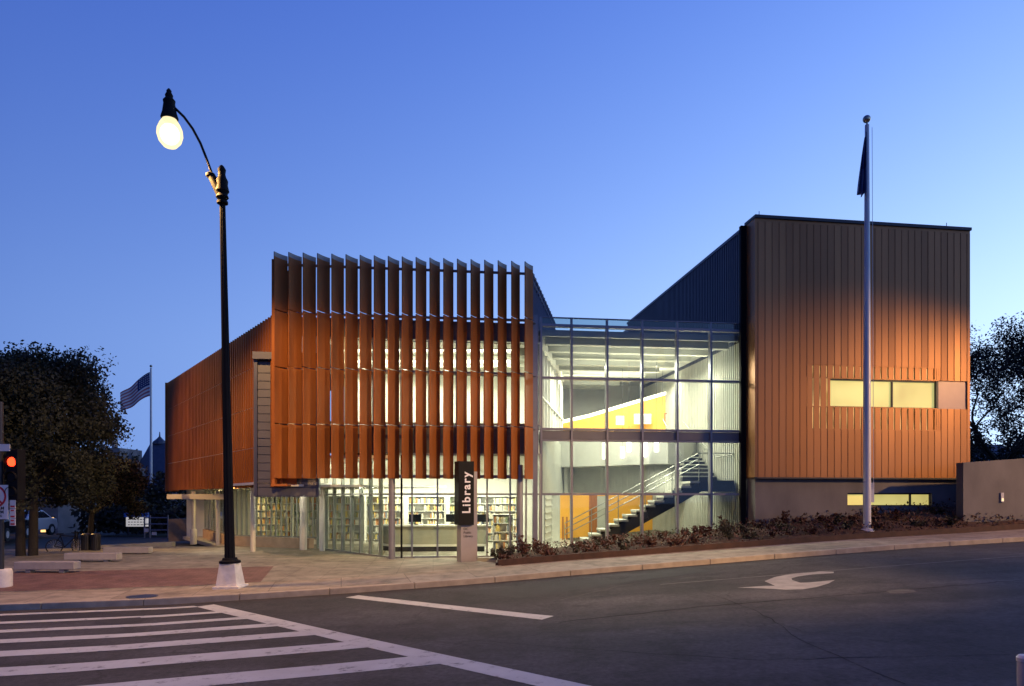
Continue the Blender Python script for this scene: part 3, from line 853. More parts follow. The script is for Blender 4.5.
for k in range(n2):
    mb.hexa([(6.25 + k * .055, 25.05 + k * .29, 2.54 + k * .155), (7.52 - k * .03, 25.05 + k * .29, 2.54 + k * .155), (7.52 - k * .03, 25.37 + k * .29, 2.54 + k * .155), (6.25 + k * .055, 25.37 + k * .29, 2.54 + k * .155)],
            [(6.25 + k * .055, 25.05 + k * .29, 2.54 + (k + 1) * .155), (7.52 - k * .03, 25.05 + k * .29, 2.54 + (k + 1) * .155), (7.52 - k * .03, 25.37 + k * .29, 2.54 + (k + 1) * .155), (6.25 + k * .055, 25.37 + k * .29, 2.54 + (k + 1) * .155)], 1)
    mb.box(6.25 + k * .055, 7.52 - k * .03, 25.01 + k * .29, 25.39 + k * .29, 2.54 + (k + 1) * .155 + .003, 2.54 + (k + 1) * .155 + .045, 0)
mb.build("upper_flight", ["panel", "dark_steel"], STAIR)
mb = MB()
for h in (.55, .75, .95):
    mb.tube([(XA, ys0 + .05, h + .1), (XA + nst * run, ys0 + .05, 2.54 + h), (7.7, ys0 + .05, 2.54 + h)] if h > .9 else [(XA, ys0 + .05, h + .1), (XA + nst * run, ys0 + .05, 2.54 + h)], .016, 6)
mb.tube([(7.72, 23.9, 3.45), (7.52, 25.0, 3.42), (7.40, 25.5, 3.65), (7.02, 28.2, 5.1)], .022, 8)
for k in range(0, nst + 1, 3): mb.tube([(XA + k * run, ys0 + .05, k * rise), (XA + k * run, ys0 + .05, k * rise + 1.0)], .014, 6)
mb.tube([(6.22, 25.1, 3.5), (6.22, 28.2, 5.2)], .018, 6)
mb.build("handrail", "mullion", STAIR)

# --- bronze metal block
bt0, bt1 = 0.0, BF.t(970)
mb = MB()
BZ0, BZ1 = 2.62, 11.16
wz0, wz1 = 0, 0
def bz(px, py): return BF.at(px, py).z
W0, W1 = BF.t(831), BF.t(937.5)
V0 = BF.t(803)
zt, zb = bz(880, 379.5), bz(880, 407.5)
zT, zB = bz(870, 366), bz(870, 430)
PK = BF.t(967.5)
zpt, zpb = bz(950, 381), bz(950, 409)
th = .30
BF.box(mb, bt0, bt1, .0, th, zT, BZ1)                  # above the window zone
BF.box(mb, bt0, bt1, .0, th, BZ0, zB)                  # below
BF.box(mb, bt0, V0, .0, th, zB, zT)
BF.box(mb, W1 + .05, bt1, .0, th, zpt, zT); BF.box(mb, W1 + .05, bt1, .0, th, zB, zpb)
BF.box(mb, PK, bt1, .0, th, zpb, zpt)
# return towards the atrium and far side
a0 = BF.p(bt0, th); b0 = a0 + BS * .25
dpt = 16.0
def side_slab(mb, t, o_in, l0, l1, z0, z1, thick, m=0):
    p = BF.p(t, o_in); q_ = p + BS * l0; r_ = p + BS * l1; w_ = BF.u * thick
    mb.hexa([(q_.x, q_.y, z0), (r_.x, r_.y, z0), (r_.x + w_.x, r_.y + w_.y, z0), (q_.x + w_.x, q_.y + w_.y, z0)], [(q_.x, q_.y, z1), (r_.x, r_.y, z1), (r_.x + w_.x, r_.y + w_.y, z1), (q_.x + w_.x, q_.y + w_.y, z1)], m)
side_slab(mb, bt0, th, 0, .28, BZ0, BZ1, .3)
side_slab(mb, bt1 - .3, th, 0, dpt, BZ0, BZ1, .3)
BLK = mb.build("bronze_wall", "copper", LIB)
mb = MB()                                                # standing seams
sp = .2475; k = 0; t = bt0 + .11; pan = MB(); prn = random.Random(4)
while t < bt1 - .05:
    top = BZ1 - .1
    parts = [(BZ0 + .02, top)]
    if V0 - .01 < t < W1 + .03: parts = [(BZ0 + .02, zB - .0), (zT, top)]
    elif W1 <= t < PK: parts = [(BZ0 + .02, zpb), (zpt, top)]
    for z0, z1 in parts:
        BF.box(mb, t - .008, t + .008, -.016, .004, z0, z1)
        m_ = prn.choice((0, 0, 1, 2))
        BF.box(pan, t + .010, min(t + sp - .010, bt1), -.003 - .004 * prn.random(), .003, z0, z1, m_)
    t += sp
mb.build("standing_seam", "seam", BLK)
pan.build("sheet_panels", ["copper", "copper_b", "copper_c"], BLK)
mb = MB(); BF.box(mb, bt0 - .02, bt1 + .02, -.06, th + .05, BZ1, BZ1 + .10)
side_slab(mb, bt0 - .02, th, .05, .4, BZ1, BZ1 + .1, .3)
mb.build("coping", "dark_steel", LIB)
mb = MB(); BF.box(mb, bt0 - .01, bt1 + .01, -.045, .06, BZ0 - .05, BZ0); mb.build("drip_edge", "dark_steel", LIB)
# perforated strips over the window: narrow bronze slats with gaps
mb = MB(); t = bt0 + .11
while t < W1 - .02:
    a, b = max(t + .012, V0), min(t + .200, W1)
    if b - a > .03:
        BF.box(mb, a, b, .012, .03, zt + .03, zT - .02); BF.box(mb, a, b, .012, .03, zB + .03, zb - .02)
        if t < W0 - .1: BF.box(mb, a, min(b, W0 - .02), .012, .03, zb, zt)
        if t > V0:
            for z0, z1 in ((zt + .03, zT - .02), (zB + .03, zb - .02)): BF.box(mb, t - .009, t + .009, -.02, .03, z0, z1)
    t += .2475
for z in (zT - .02, zt + .0, zb - .02, zB + .0):
    BF.box(mb, V0, W1, .003, .045, z, z + .03)
mb.build("perforated_screen", "copper", BLK)
def window(fr, t0, t1, z0, z1, divs, off, lm, name="window", parent=None, fw=.05):
    mb = MB()
    fr.box(mb, t0, t1, off - .06, off + .02, z1 - fw, z1); fr.box(mb, t0, t1, off - .06, off + .02, z0, z0 + fw * .6)
    ts = [t0] + divs + [t1]
    for i, t in enumerate(ts):
        w_ = fw if 0 < i < len(ts) - 1 else fw * .7
        fr.box(mb, t - w_ / 2, t + w_ / 2, off - .062, off + .018, z0, z1)
    o = mb.build(name, "dark_steel", parent or LIB)
    for a, b in zip(ts, ts[1:]):
        g = MB(); fr.box(g, a + .02, b - .02, off + .0, off + .012, z0 + .02, z1 - .02); g.build("window_pane", lm, o)
    return o
window(BF, W0, W1, zb, zt, [BF.t(893.8)], .13, "lit")
M["dim"] = emis("lit_room_dim", (.70, .45, .18), .75, .9, 1.6)
g = MB(); BF.box(g, V0, W1, .22, .24, zB, zT); g.build("inner_window", "dim", LIB)
mb = MB(); BF.box(mb, W1 + .06, PK, .05, .12, zpb, zpt); mb.build("corner_panel", "pink", LIB)
mb = MB(); BF.box(mb, W1 - .03, W1 + .051, .004, .3, zpt + .001, zT); BF.box(mb, W1 - .03, W1 + .051, .004, .3, zB, zpb - .001); mb.build("window_side_panel", "copper", LIB)
mb = MB(); BF.box(mb, W1 - .02, W1 + .06, .03, .3, zpb, zpt); mb.build("window_jamb", "dark_steel", LIB)
# concrete base with its strip window
CB0, CB1 = BF.t(757.5), bt1 - .05
mb = MB()
b0_, b1_ = BF.t(850.5), BF.t(935.5)
y0_, y1_ = bz(880, 506), bz(880, 493)
BF.box(mb, CB0, CB1, .16, .4, 0.2, y0_); BF.box(mb, CB0, CB1, .16, .4, y1_, BZ0 - .02)
BF.box(mb, CB0, b0_, .16, .4, y0_, y1_); BF.box(mb, b1_, CB1, .16, .4, y0_, y1_)
side_slab(mb, CB0, .4, 0, .6, 0.2, BZ0 - .02, .25)
mb.build("concrete_base", "concrete", LIB)
window(BF, b0_, b1_, y0_, y1_, [BF.t(915.5)], .30, "lit2", "base_window")
# navy flank of the block, above the atrium roof; inside the atrium it is the ribbed wall
mb = MB()
side_slab(mb, bt0 + .02, th, .42, 13.5, 7.3, BZ1 - .05, .25)
for k in range(88): side_slab(mb, bt0 - .01, th, .5 + k * .147, .5 + k * .147 + .05, 7.3, BZ1 - .08, .03)
side_slab(mb, bt0 - .03, th, .42, 13.5, BZ1 - .08, BZ1 + .02, .3)
mb.build("navy_flank", "navy", LIB)
mb = MB()
side_slab(mb, bt0 - .0, th, .7, 11, .2, 7.3, .2)
for k in range(66): side_slab(mb, bt0 - .03, th, .75 + k * .155, .75 + k * .155 + .07, .2, 7.28, .03)
mb.build("ribbed_wall", "panel", LIB)
mb = MB(); side_slab(mb, bt0 - .19, th, .30, .44, 0.2, BZ1 - .02, .18); mb.build("dark_column", "black", LIB)
mb = MB()
p1_ = BF.p(bt0 + .1, th) + BS * dpt; p2_ = BF.p(bt1 - .3, th) + BS * dpt
q1, q2, = BF.p(bt0 + .25, th), BF.p(bt1 - .3, th)
mb.prism([(q1.x, q1.y), (q2.x, q2.y), (p2_.x, p2_.y), (p1_.x, p1_.y)], BZ1 - .4, BZ1 - .2); mb.build("block_roof", "siding", LIB)
mb = MB(); mb.hexa([(p1_.x, p1_.y, 0), (p2_.x, p2_.y, 0), (p2_.x, p2_.y + .2, 0), (p1_.x, p1_.y + .2, 0)], [(p1_.x, p1_.y, BZ1), (p2_.x, p2_.y, BZ1), (p2_.x, p2_.y + .2, BZ1), (p1_.x, p1_.y + .2, BZ1)])
mb.build("block_back_wall", "navy", LIB)
for tt_ in (.25, BF.t(951)):
    mb = MB(); p = BF.p(tt_, .2); mb.tube([(p.x, p.y, BZ1 + .1), (p.x, p.y, BZ1 + .32)], .012, 6); mb.build("lightning_rod", "steel", LIB)

# ------------------------------------------------------------------ interior lamps and furniture
def area(name, loc, sx, sy, w, col=(1, .94, .74), rot=(0, 0, 0)):
    l = bpy.data.lights.new(name, "AREA"); l.shape = "RECTANGLE"; l.size = sx; l.size_y = sy; l.energy = w; l.color = col
    o = bpy.data.objects.new(name, l); COL.objects.link(o); o.location = loc; o.rotation_euler = rot
    return o
area("ceiling_light_panel", (-3.2, 24.6, 6.95), 6.5, .5, 877)
area("ceiling_light_panel", (-3.2, 23.2, 6.95), 6.5, .3, 438)
area("ground_floor_light", (-3.0, 24.5, ZC1 - .08), 6.5, .3, 385)
area("ground_floor_light", (-4.0, 28.5, ZC1 - .08), 9, .3, 593)
area("ground_floor_light", (-5.0, 32.0, ZC1 - .08), 11, .3, 455)
area("side_room_light", (-9.5, 29.0, ZC1 - .08), 4, .3, 313)
area("atrium_light", (4.2, 25.5, 6.85), 4.4, .25, 708)
area("atrium_ceiling_fill", (4.9, 25.2, 5.9), 5.0, .10, 121, rot=(math.pi, 0, 0))  # added fill turned upward to brighten the beams, not a modelled fixture
area("atrium_ceiling_fill", (4.6, 29.0, 6.75), 4.5, .10, 94, rot=(math.pi, 0, 0))  # second added fill for the beams further back
area("entry_light", (-6.3, 23.2, 2.3), 3.0, .25, 210)
area("recess_light", (-8.9, 24.6, 2.3), 3.2, .2, 156)
area("atrium_light", (4.4, 28.9, 6.85), 5, .25, 506)
area("lobby_light", (4.2, 30.6, 3.2), 4, .25, 112)
area("stair_light", (6.3, 26.6, 3.1), 1.2, .2, 75)
area("front_desk_fill", (-2.2, 22.9, ZC1 - .08), 5.5, .2, 150)  # added to brighten the front of the desk
area("wing_soffit_light", (-12.2, 30.2, 2.26), 1.6, 1.6, 70, (1, .72, .34))
area("lobby_light", (3.6, 24.0, 3.8), 3.6, .2, 75)

# reception desk
dk = thing("reception_desk", (wx(440, 24.4), 24.4, 0), "long grey reception desk behind the ground floor glass", "desk")
mb = MB()
D0, D1 = wx(393, 24.2), wx(487, 24.6)
mb.prism([(D0 - .6, 25.0), (D0, 24.2), (D1, 24.5), (D1, 25.1), (D0, 25.0)], .28, .92); mb.build("desk_front", "desk", dk)
mb = MB(); mb.prism([(D0 - .65, 25.0), (D0 - .05, 24.12), (D1 + .05, 24.42), (D1 + .05, 25.15), (D0 - .05, 25.1)], .922, .97); mb.build("desk_top", "white", dk)
mb = MB(); mb.prism([(D0 - .5, 25.0), (D0 + .1, 24.26), (D1 - .1, 24.55), (D1 - .1, 25.0)], 0.01, .2); mb.build("desk_plinth", "dark_steel", dk)
mb = MB(); mb.prism([(D0 - .62, 25.0), (D0 - .02, 24.16), (D1, 24.46), (D1, 25.0)], .20, .277); mb.build("desk_ledge", "white", dk)

for i, (px, lb_) in enumerate(((415, "dark computer screen at the left end of the reception desk"), (452, "dark computer screen on the reception desk just left of the pylon"), (483, "dark computer screen at the right end of the reception desk"))):
    X = wx(px, 24.8); t = thing("computer_screen", (X, 24.8, .97), lb_, "screen", "screens on the reception desk")
    mb = MB(); mb.box(X - .10, X + .10, 24.74, 24.88, .971, .985); mb.box(X - .02, X + .02, 24.80, 24.83, .985, 1.10); mb.build("stand", "dark_steel", t)
    mb = MB(); mb.box(X - .22, X + .22, 24.77, 24.80, 1.06, 1.34); mb.build("display", "black", t)
# book shelves, each with a run of books
bookmats = []
for i, c in enumerate([(.80, .76, .62), (.62, .30, .14), (.78, .60, .20), (.22, .25, .32), (.84, .82, .75), (.50, .42, .28), (.30, .38, .24), (.74, .70, .58)]):
    bookmats.append(mat("book_cover_%d" % i, c, .6, var=.05))
def bookshelf(X, Y, w, h, rows, label, group, deep=.32, rz=0):
    t = thing("bookshelf", (X, Y, 0), label, "bookshelf", group)
    mb = MB()
    for x in (X - w / 2, X + w / 2 - .03): mb.box(x, x + .03, Y, Y + deep, 0, h)
    mb.box(X - w / 2 + .03, X + w / 2 - .03, Y + deep - .02, Y + deep, 0, h)
    mb.build("frame", "white", t)
    for r in range(rows + 1):
        mb = MB(); z = .06 + (h - .09) * r / rows; mb.box(X - w / 2 + .03, X + w / 2 - .03, Y + .01, Y + deep - .02, z, z + .025); mb.build("shelf", "white", t)
    bk = MB(); rh = (h - .09) / rows
    for r in range(rows):
        z = .06 + rh * r + .027; x = X - w / 2 + .05
        while x < X + w / 2 - .12:
            bw = random.uniform(.025, .075)
            if random.random() < .10: x += random.uniform(.1, .3); continue
            bk.box(x, x + bw - .004, Y + random.uniform(.03, .07), Y + deep - .05, z, z + rh * random.uniform(.55, .86), random.randrange(8)); x += bw
    b = bk.build("books", bookmats, None)
    tag(b, "books standing on the shelves: " + label.replace("white bookshelf", "white case"), "books", "books behind the glass", "stuff")
shelf_spots = [(-11.0, 31.5, "farthest along by the side glazing"), (-9.2, 31.2, "behind the side glazing, next to the end one"), (-7.4, 30.5, "behind the entrance glass"), (-5.6, 30.0, "left of the desk"), (-3.7, 29.5, "behind the desk's near half"), (-1.9, 29.3, "behind the desk's middle"), (-.3, 29.6, "behind the sign pylon")]
for X, Y, w_ in shelf_spots:
    bookshelf(X, Y, 1.6, 2.0, 6, "white bookshelf " + w_, "bookshelves in the ground floor room")
bookshelf(wx(503, 24.6), 24.6, .75, 1.35, 4, "low white bookshelf just right of the reception desk", "bookshelves in the ground floor room")

# pendants hanging in the atrium
for i, (px, py0, py1, Y, lb) in enumerate([(604.5, 443, 459, 25.6, "leftmost long lamp"), (622.5, 447, 458, 26.6, "lower lamp of the middle pair"), (629, 440.5, 452, 25.2, "higher lamp of the middle pair"), (645, 442, 457, 26.0, "long lamp beside the middle pair"), (656.5, 441, 452, 25.3, "higher lamp near the stair"), (662.5, 446, 457, 26.8, "lower lamp nearest the stair")]):
    a, b = at(px, py1, Y), at(px, py0, Y)
    t = thing("pendant_lamp", (a.x, a.y, a.z), "white glowing cylinder pendant in the atrium, " + lb, "pendant lamp", "pendant lamps in the atrium")
    mb = MB(); mb.lathe(a, [(.07, 0), (.085, .02), (.085, b.z - a.z)], 16); mb.build("lamp_shade", "pendant", t, smooth=True)
    mb = MB(); mb.tube([(a.x, a.y, b.z), (a.x, a.y, 6.95)], .006, 5); mb.build("cord", "dark_steel", t)


# ------------------------------------------------------------------ street furniture
# library pylon
pY = 20.2
pg = G(wx(469, pY), pY) + .12
py = thing("sign_pylon", (wx(469, pY), pY, pg), "library sign pylon with tall black panel lettered in white", "sign")
RT = R(21)
pr = Vector((math.cos(RT), math.sin(RT), 0)); pb = Vector((-math.sin(RT), math.cos(RT), 0))
def pbox(mb, x0, x1, y0, y1, z0, z1, m=0):
    o = Vector((wx(469, pY), pY, 0))
    q4 = [o + pr * x + pb * y for x, y in ((x0, y0), (x1, y0), (x1, y1), (x0, y1))]
    mb.hexa([(v.x, v.y, z0) for v in q4], [(v.x, v.y, z1) for v in q4], m)
mb = MB(); pbox(mb, -.25, .26, .0, .42, pg - .05, wz(471.5, pY)); mb.build("slab", "slab", py, bevel=.006)
zl0, zl1 = wz(525, pY - .12), wz(461.3, pY - .12)
mb = MB(); pbox(mb, -.36, .11, -.14, .30, zl0, zl1); mb.build("panel", "sign_black", py, bevel=.004)
po = Vector((wx(469, pY), pY, 0)) + pr * -.115 - pb * .145
text_mesh("lettering", "Library", .345, "sign_text", py, basis((po.x, po.y, (zl0 + zl1) / 2 + .01), (0, 0, 1), -pr), .003, .008, spacing=1.22)
for i, s_ in enumerate(("DC", "Public", "Library")):
    q_ = Vector((wx(469, pY), pY, 0)) + pr * -.17 - pb * .004
    text_mesh("small_lettering", s_, .10, "sign_black", py, basis((q_.x, q_.y, wz(529 + i * 3.6, pY)), pr, (0, 0, 1)), .002, .0, "LEFT")

# street lamp
lb = hit(230.5, 587.5, .12); LX, LY, LZ = lb.x, lb.y, lb.z
sc_ = LY / F
def make_lamp():
    t = thing("street_lamp", (0, 0, 0), "black ornate street lamp on a pale tapered base by the crosswalk", "street lamp", "teardrop street lamps along the kerb")
    mb = MB()
    h0 = 24.5 * sc_
    mb.hexa([(-.25, -.25, -.05), (.25, -.25, -.05), (.25, .25, -.05), (-.25, .25, -.05)], [(-.17, -.17, h0), (.17, -.17, h0), (.17, .17, h0), (-.17, .17, h0)])
    mb.box(-.29, .29, -.29, .29, -.08, .05); mb.build("pedestal", "pedestal", t, bevel=.008)
    mb = MB()
    mb.lathe((0, 0, h0), [(.23, 0), (.23, .05), (.17, .07), (.15, .12)], 20)
    # fluted shaft
    n = 24; hs = 383 * sc_
    base = len(mb.v); rings = 14
    for k in range(rings + 1):
        z = h0 + .1 + (hs - h0) * k / rings; r = .112 + (.062 - .112) * k / rings
        for j in range(n):
            a = 2 * math.pi * j / n; rr = r * (1 if j % 3 else .86)
            mb.v.append(Vector((rr * math.cos(a), rr * math.sin(a), z)))
    for k in range(rings):
        for j in range(n): mb.f.append([base + k * n + j, base + k * n + (j + 1) % n, base + (k + 1) * n + (j + 1) % n, base + (k + 1) * n + j]); mb.mi.append(0)
    mb.build("pole", "black", t)
    mb = MB(); z = hs
    mb.lathe((0, 0, z), [(.07, 0), (.12, .02), (.12, .07), (.08, .09), (.14, .16), (.11, .23), (.15, .30), (.12, .44), (.13, .53), (.09, .61), (.075, .68), (.085, .75), (.09, .78), (.05, .85), (.02, .88)], 14)
    mb.tube([(0, 0, z + .15), (-.10, -.0, z + .40), (-.22, 0, z + .62)], [.10, .11, .085], 12)
    mb.lathe((-.255, 0, z + .60), [(.06, 0), (.10, .04), (.10, .09), (.06, .12)], 12)
    mb.build("bracket", "black", t, smooth=True)
    # gooseneck
    P = [(209.5, 172), (205, 158), (200, 144), (193, 130), (185, 118.5), (177, 110.5), (171.5, 106)]
    pts = []
    for i, (a, b) in enumerate(P):
        pts.append(((a - 230.5 + 10.5) * sc_, -.02 * i, (588 - b) * sc_))
    mb = MB(); mb.tube(pts, [.028] * 7, 10); mb.build("arm", "black", t, smooth=True)
    hx, hy, hz = pts[-1]
    mb = MB()
    mb.lathe((hx, hy, hz), [(.17, -.36), (.185, -.32), (.15, -.20), (.12, 0), (.13, .06), (.075, .13), (.085, .18), (.05, .25), (.055, .28), (.02, .33)], 18)
    mb.build("lamp_head", "black", t, smooth=True)
    mb = MB(); mb.lathe((hx, hy, hz), [(.15, -.36), (.21, -.46), (.26, -.58), (.27, -.70), (.23, -.84), (.14, -.95), (.01, -1.0)], 24)
    gl_ = mb.build("globe", "frost", t, smooth=True)
    mb = MB(); mb.ball((hx, hy, hz - .68), .205, 10, sz=1.1); mb.build("bulb", "bulb", gl_, smooth=True)
    l = bpy.data.lights.new("lamp_light", "SPOT"); l.energy = LAMP_W; l.color = (1, .55, .18); l.spot_size = R(150); l.spot_blend = .3; l.shadow_soft_size = .22
    o = bpy.data.objects.new("lamp_light", l); COL.objects.link(o); o.parent = t; o.location = (hx, hy, hz - 1.06)
    return t
LAMP_W = 3300
LAMP = make_lamp()
LAMP.location = (LX, LY, LZ); LAMP.rotation_euler = (0, R(-1.2), 0)
x2, y2 = 32.0, 10.0
lamp_b = copy_tree(LAMP, (x2, y2, G(x2, y2)), R(-35), "black ornate street lamp across the road opposite the bronze block")
def aim(lamp, target, watts, size, blend, col, soft=.3):
    """turn a lamp's light, which hangs in its head, towards what it lights"""
    bpy.context.view_layer.update()
    for ch in lamp.children:
        if ch.type == "LIGHT":
            ch.data = ch.data.copy(); ch.data.energy = watts; ch.data.spot_size = R(size); ch.data.spot_blend = blend
            ch.data.color = col; ch.data.shadow_soft_size = soft
            p = ch.matrix_world.translation
            q_ = (Vector(target) - p).to_track_quat("-Z", "Y")
            ch.rotation_euler = (lamp.matrix_world.to_quaternion().inverted() @ q_).to_euler()
aim(lamp_b, (9.4, 23, -.2), 25000, 41, 1.0, (1, .55, .19), .4)
lamp_d = copy_tree(LAMP, (-25.2, 28.5, -.1), R(150), "black ornate street lamp on the side street opposite the wing")
aim(lamp_d, (-12.6, 28.4, 2.0), 7800, 66, .9, (1, .56, .17), .3)
x3, y3 = 13.5, 3.5
lamp_c = copy_tree(LAMP, (x3, y3, G(x3, y3)), R(200), "black ornate street lamp across the road facing the fin screen")
aim(lamp_c, (-3.2, 20.6, -1.2), 19500, 44, .8, (1, .58, .20), .3)

# flagpole with furled flag
fY = 20.9; fX = wx(867, fY); fz = G(fX, fY) + .1
fp = thing("flagpole", (fX, fY, fz), "tall silver flagpole with ball top in the planting bed", "flagpole", "flagpoles")
zt_ = wz(125, fY)
mb = MB(); mb.tube([(fX, fY, fz - .1), (fX, fY, fz + 5), (fX, fY, zt_)], [.115, .105, .062], 20); mb.build("pole", "pole", fp, smooth=True)
mb = MB(); mb.ball((fX - .01, fY, zt_ + .18), .115, 10); mb.tube([(fX, fY, zt_), (fX, fY, zt_ + .1)], .03, 8); mb.build("finial_ball", "brass", fp, smooth=True)
mb = MB(); mb.lathe((fX, fY, fz - .02), [(.22, 0), (.22, .06), (.14, .12)], 20); mb.build("base_collar", "pole", fp)
mb = MB(); mb.box(fX + .09, fX + .19, fY - .06, fY + .06, fz + .9, fz + 1.5); mb.build("cleat_box", "pole", fp)
mb = MB(); mb.tube([(fX + .13, fY - .05, zt_ - .1), (fX + .16, fY - .08, fz + 1.3)], .008, 5); mb.build("halyard", "pole", fp)
mb = MB()                                   # limp cloth hanging in folds
cols, rows = 15, 16
for r in range(rows + 1):
    f = r / rows; z = wz(133, fY) - f * (wz(133, fY) - wz(196, fY))
    w_ = .06 + .24 * f
    for c in range(cols + 1):
        g = c / cols
        mb.v.append(Vector((fX - .05 - w_ * g, fY - .07 + .09 * math.sin(g * 15 + f * 2) * (.3 + f), z - g * .25 * (1 - f) + .06 * math.sin(g * 9))))
for r in range(rows):
    for c in range(cols):
        a = r * (cols + 1) + c; mb.f.append([a, a + 1, a + cols + 2, a + cols + 1]); mb.mi.append(0 if r < 9 else 1)
fl = mb.build("flag", ["flag_blue", mat("flag_greyblue", (.09, .11, .22), .8)], None, smooth=True)
tag(fl, "dark furled flag hanging limp near the top of the silver pole", "flag")

# far flagpole with stars and stripes
gY = 46.0; gX = wx(151, gY)
fp2 = thing("flagpole", (gX, gY, -.1), "distant thin flagpole rising behind the dark hedge", "flagpole", "flagpoles")
mb = MB(); mb.tube([(gX, gY, -.2), (gX, gY, wz(368, gY))], [.10, .06], 12); mb.build("pole", "pole", fp2, smooth=True)
mb = MB(); mb.ball((gX, gY, wz(367, gY) + .06), .09, 8); mb.build("finial_ball", "brass", fp2, smooth=True)
mb = MB(); W_, H_ = 2.15, 1.62; nc, nr = 24, 13
for r in range(nr + 1):
    for c in range(nc + 1):
        g = c / nc; f = r / nr
        mb.v.append(Vector((gX - .08 - W_ * g * .9, gY + .10 * math.sin(g * 11 + f) * g, wz(372, gY) - H_ * f * (1 - .18 * g) - 1.45 * g ** 1.1 + .05 * math.sin(g * 8))))
for r in range(nr):
    for c in range(nc):
        a = r * (nc + 1) + c
        m = 2 if (r < 7 and c < 10) else (0 if r % 2 == 0 else 1)
        mb.f.append([a, a + 1, a + nc + 2, a + nc + 1]); mb.mi.append(m)
fl2 = mb.build("flag", ["flag_red", "sign_white", "flag_blue"], None, smooth=True)
tag(fl2, "striped flag with blue corner flying from the distant pole", "flag")
st = MB()
for r in range(5):
    for c in range(6):
        g = (.6 + c * 1.5) / nc; f = (.8 + r * 1.25) / nr
        p = Vector((gX - .08 - W_ * g * .9, gY - .012 + .10 * math.sin(g * 11 + f) * g, wz(372, gY) - H_ * f * (1 - .18 * g) - 1.45 * g ** 1.1 + .05 * math.sin(g * 8)))
        k5 = []
        for j in range(10):
            rr = .05 if j % 2 == 0 else .02; k5.append(p + Vector((rr * math.sin(j * .628), 0, rr * math.cos(j * .628))))
        st.face(k5)
st.build("star_field", "sign_white", fl2)

# traffic signal at the left edge
tb = hit(3, 587, .12); TX, TY, TZ = tb.x, tb.y, tb.z
def tx(px): return wx(px, TY)
def tz(p_): return wz(p_, TY)
ts = thing("traffic_signal", (TX, TY, TZ), "traffic signal showing red on a dark pole with a pale round footing", "traffic signal")
mb = MB(); mb.lathe((TX - .02, TY, TZ - .05), [(.20, 0), (.20, .40), (.18, .46)], 20); mb.build("footing", "pedestal", ts, smooth=True)
mb = MB(); mb.tube([(TX - .06, TY, TZ + .4), (TX - .06, TY, TZ + 4.2)], [.075, .06], 14); mb.build("pole", "dark_steel", ts, smooth=True)
mb = MB(); xs0, xs1 = tx(9.3), tx(20.7)
mb.box(xs0, xs1, TY - .10, TY + .16, tz(500), tz(449.5)); mb.box(TX, xs0 + .02, TY, TY + .05, tz(458), tz(455)); mb.box(TX, xs0 + .02, TY, TY + .05, tz(497), tz(494))
hs_ = mb.build("housing", "black", ts, bevel=.01)
for i, (p_, m_) in enumerate(((462, "red_lens"), (477, "sign_black"), (492, "sign_black"))):
    c = Vector(((xs0 + xs1) / 2, TY - .10, tz(p_)))
    mb = MB(); mb.tube([c + Vector((0, .004, 0)), c + Vector((0, -.02, 0))], [.108, .09], 24); mb.build("lens", m_, hs_, smooth=False)
    mb = MB(); nv = 16                       # hood
    for k in range(nv + 1):
        a = R(-40) + R(260) * k / nv
        for d_, rr in ((0, .118), (-.06, .12)):
            mb.v.append(c + Vector((rr * math.cos(a), d_ * (1 if math.sin(a) > -.3 else .6), rr * math.sin(a))))
    for k in range(nv): mb.f.append([2 * k, 2 * k + 1, 2 * k + 3, 2 * k + 2]); mb.mi.append(0)
    mb.build("hood", "black", hs_)
# signs on the same pole
sg = thing("prohibition_sign", (tx(0), TY - .15, tz(518)), "white sign with a red struck-out turn arrow and hours below", "sign")
sx0, sx1 = tx(-13), tx(12.3)
mb = MB(); mb.box(sx0, sx1, TY - .135, TY - .125, tz(519), tz(485)); mb.build("plate", "sign_white", sg)
cc = Vector(((sx0 + sx1) / 2, TY - .138, tz(496.5))); rr = (sx1 - sx0) * .44
mb = MB(); n = 32
for k in range(n + 1):
    a = 2 * math.pi * k / n
    mb.v.append(cc + Vector((rr * math.cos(a), 0, rr * math.sin(a)))); mb.v.append(cc + Vector((rr * .82 * math.cos(a), 0, rr * .82 * math.sin(a))))
for k in range(n): mb.f.append([2 * k, 2 * k + 2, 2 * k + 3, 2 * k + 1]); mb.mi.append(0)
d_ = Vector((.7071, 0, -.7071)); e_2 = Vector((.7071, 0, .7071)) * rr * .09
mb.face([cc + d_ * rr * .9 + e_2 + Vector((0, -.002, 0)), cc + d_ * rr * .9 - e_2 + Vector((0, -.002, 0)), cc - d_ * rr * .9 - e_2 + Vector((0, -.002, 0)), cc - d_ * rr * .9 + e_2 + Vector((0, -.002, 0))])
mb.build("prohibition_ring", "sign_red", sg)
mb = MB()
def cp(x, z): return cc + Vector((x * rr, .001, z * rr))
mb.face([cp(.22, -.52), cp(.40, -.52), cp(.40, .34), cp(.22, .34)]); mb.face([cp(-.20, .16), cp(.22, .16), cp(.22, .34), cp(-.20, .34)]); mb.face([cp(-.20, .52), cp(-.20, -.02), cp(-.52, .25)])
mb.build("arrow", "sign_black", sg)
for i, s_ in enumerate(("7-9:30AM", "4-6:30PM", "MON-FRI")):
    text_mesh("lettering", s_, .105 if i < 2 else .08, "sign_black", sg, basis((tx(-.5), TY - .138, tz(508.2 + i * 3.8)), (1, 0, 0), (0, 0, 1)), .001, .001)
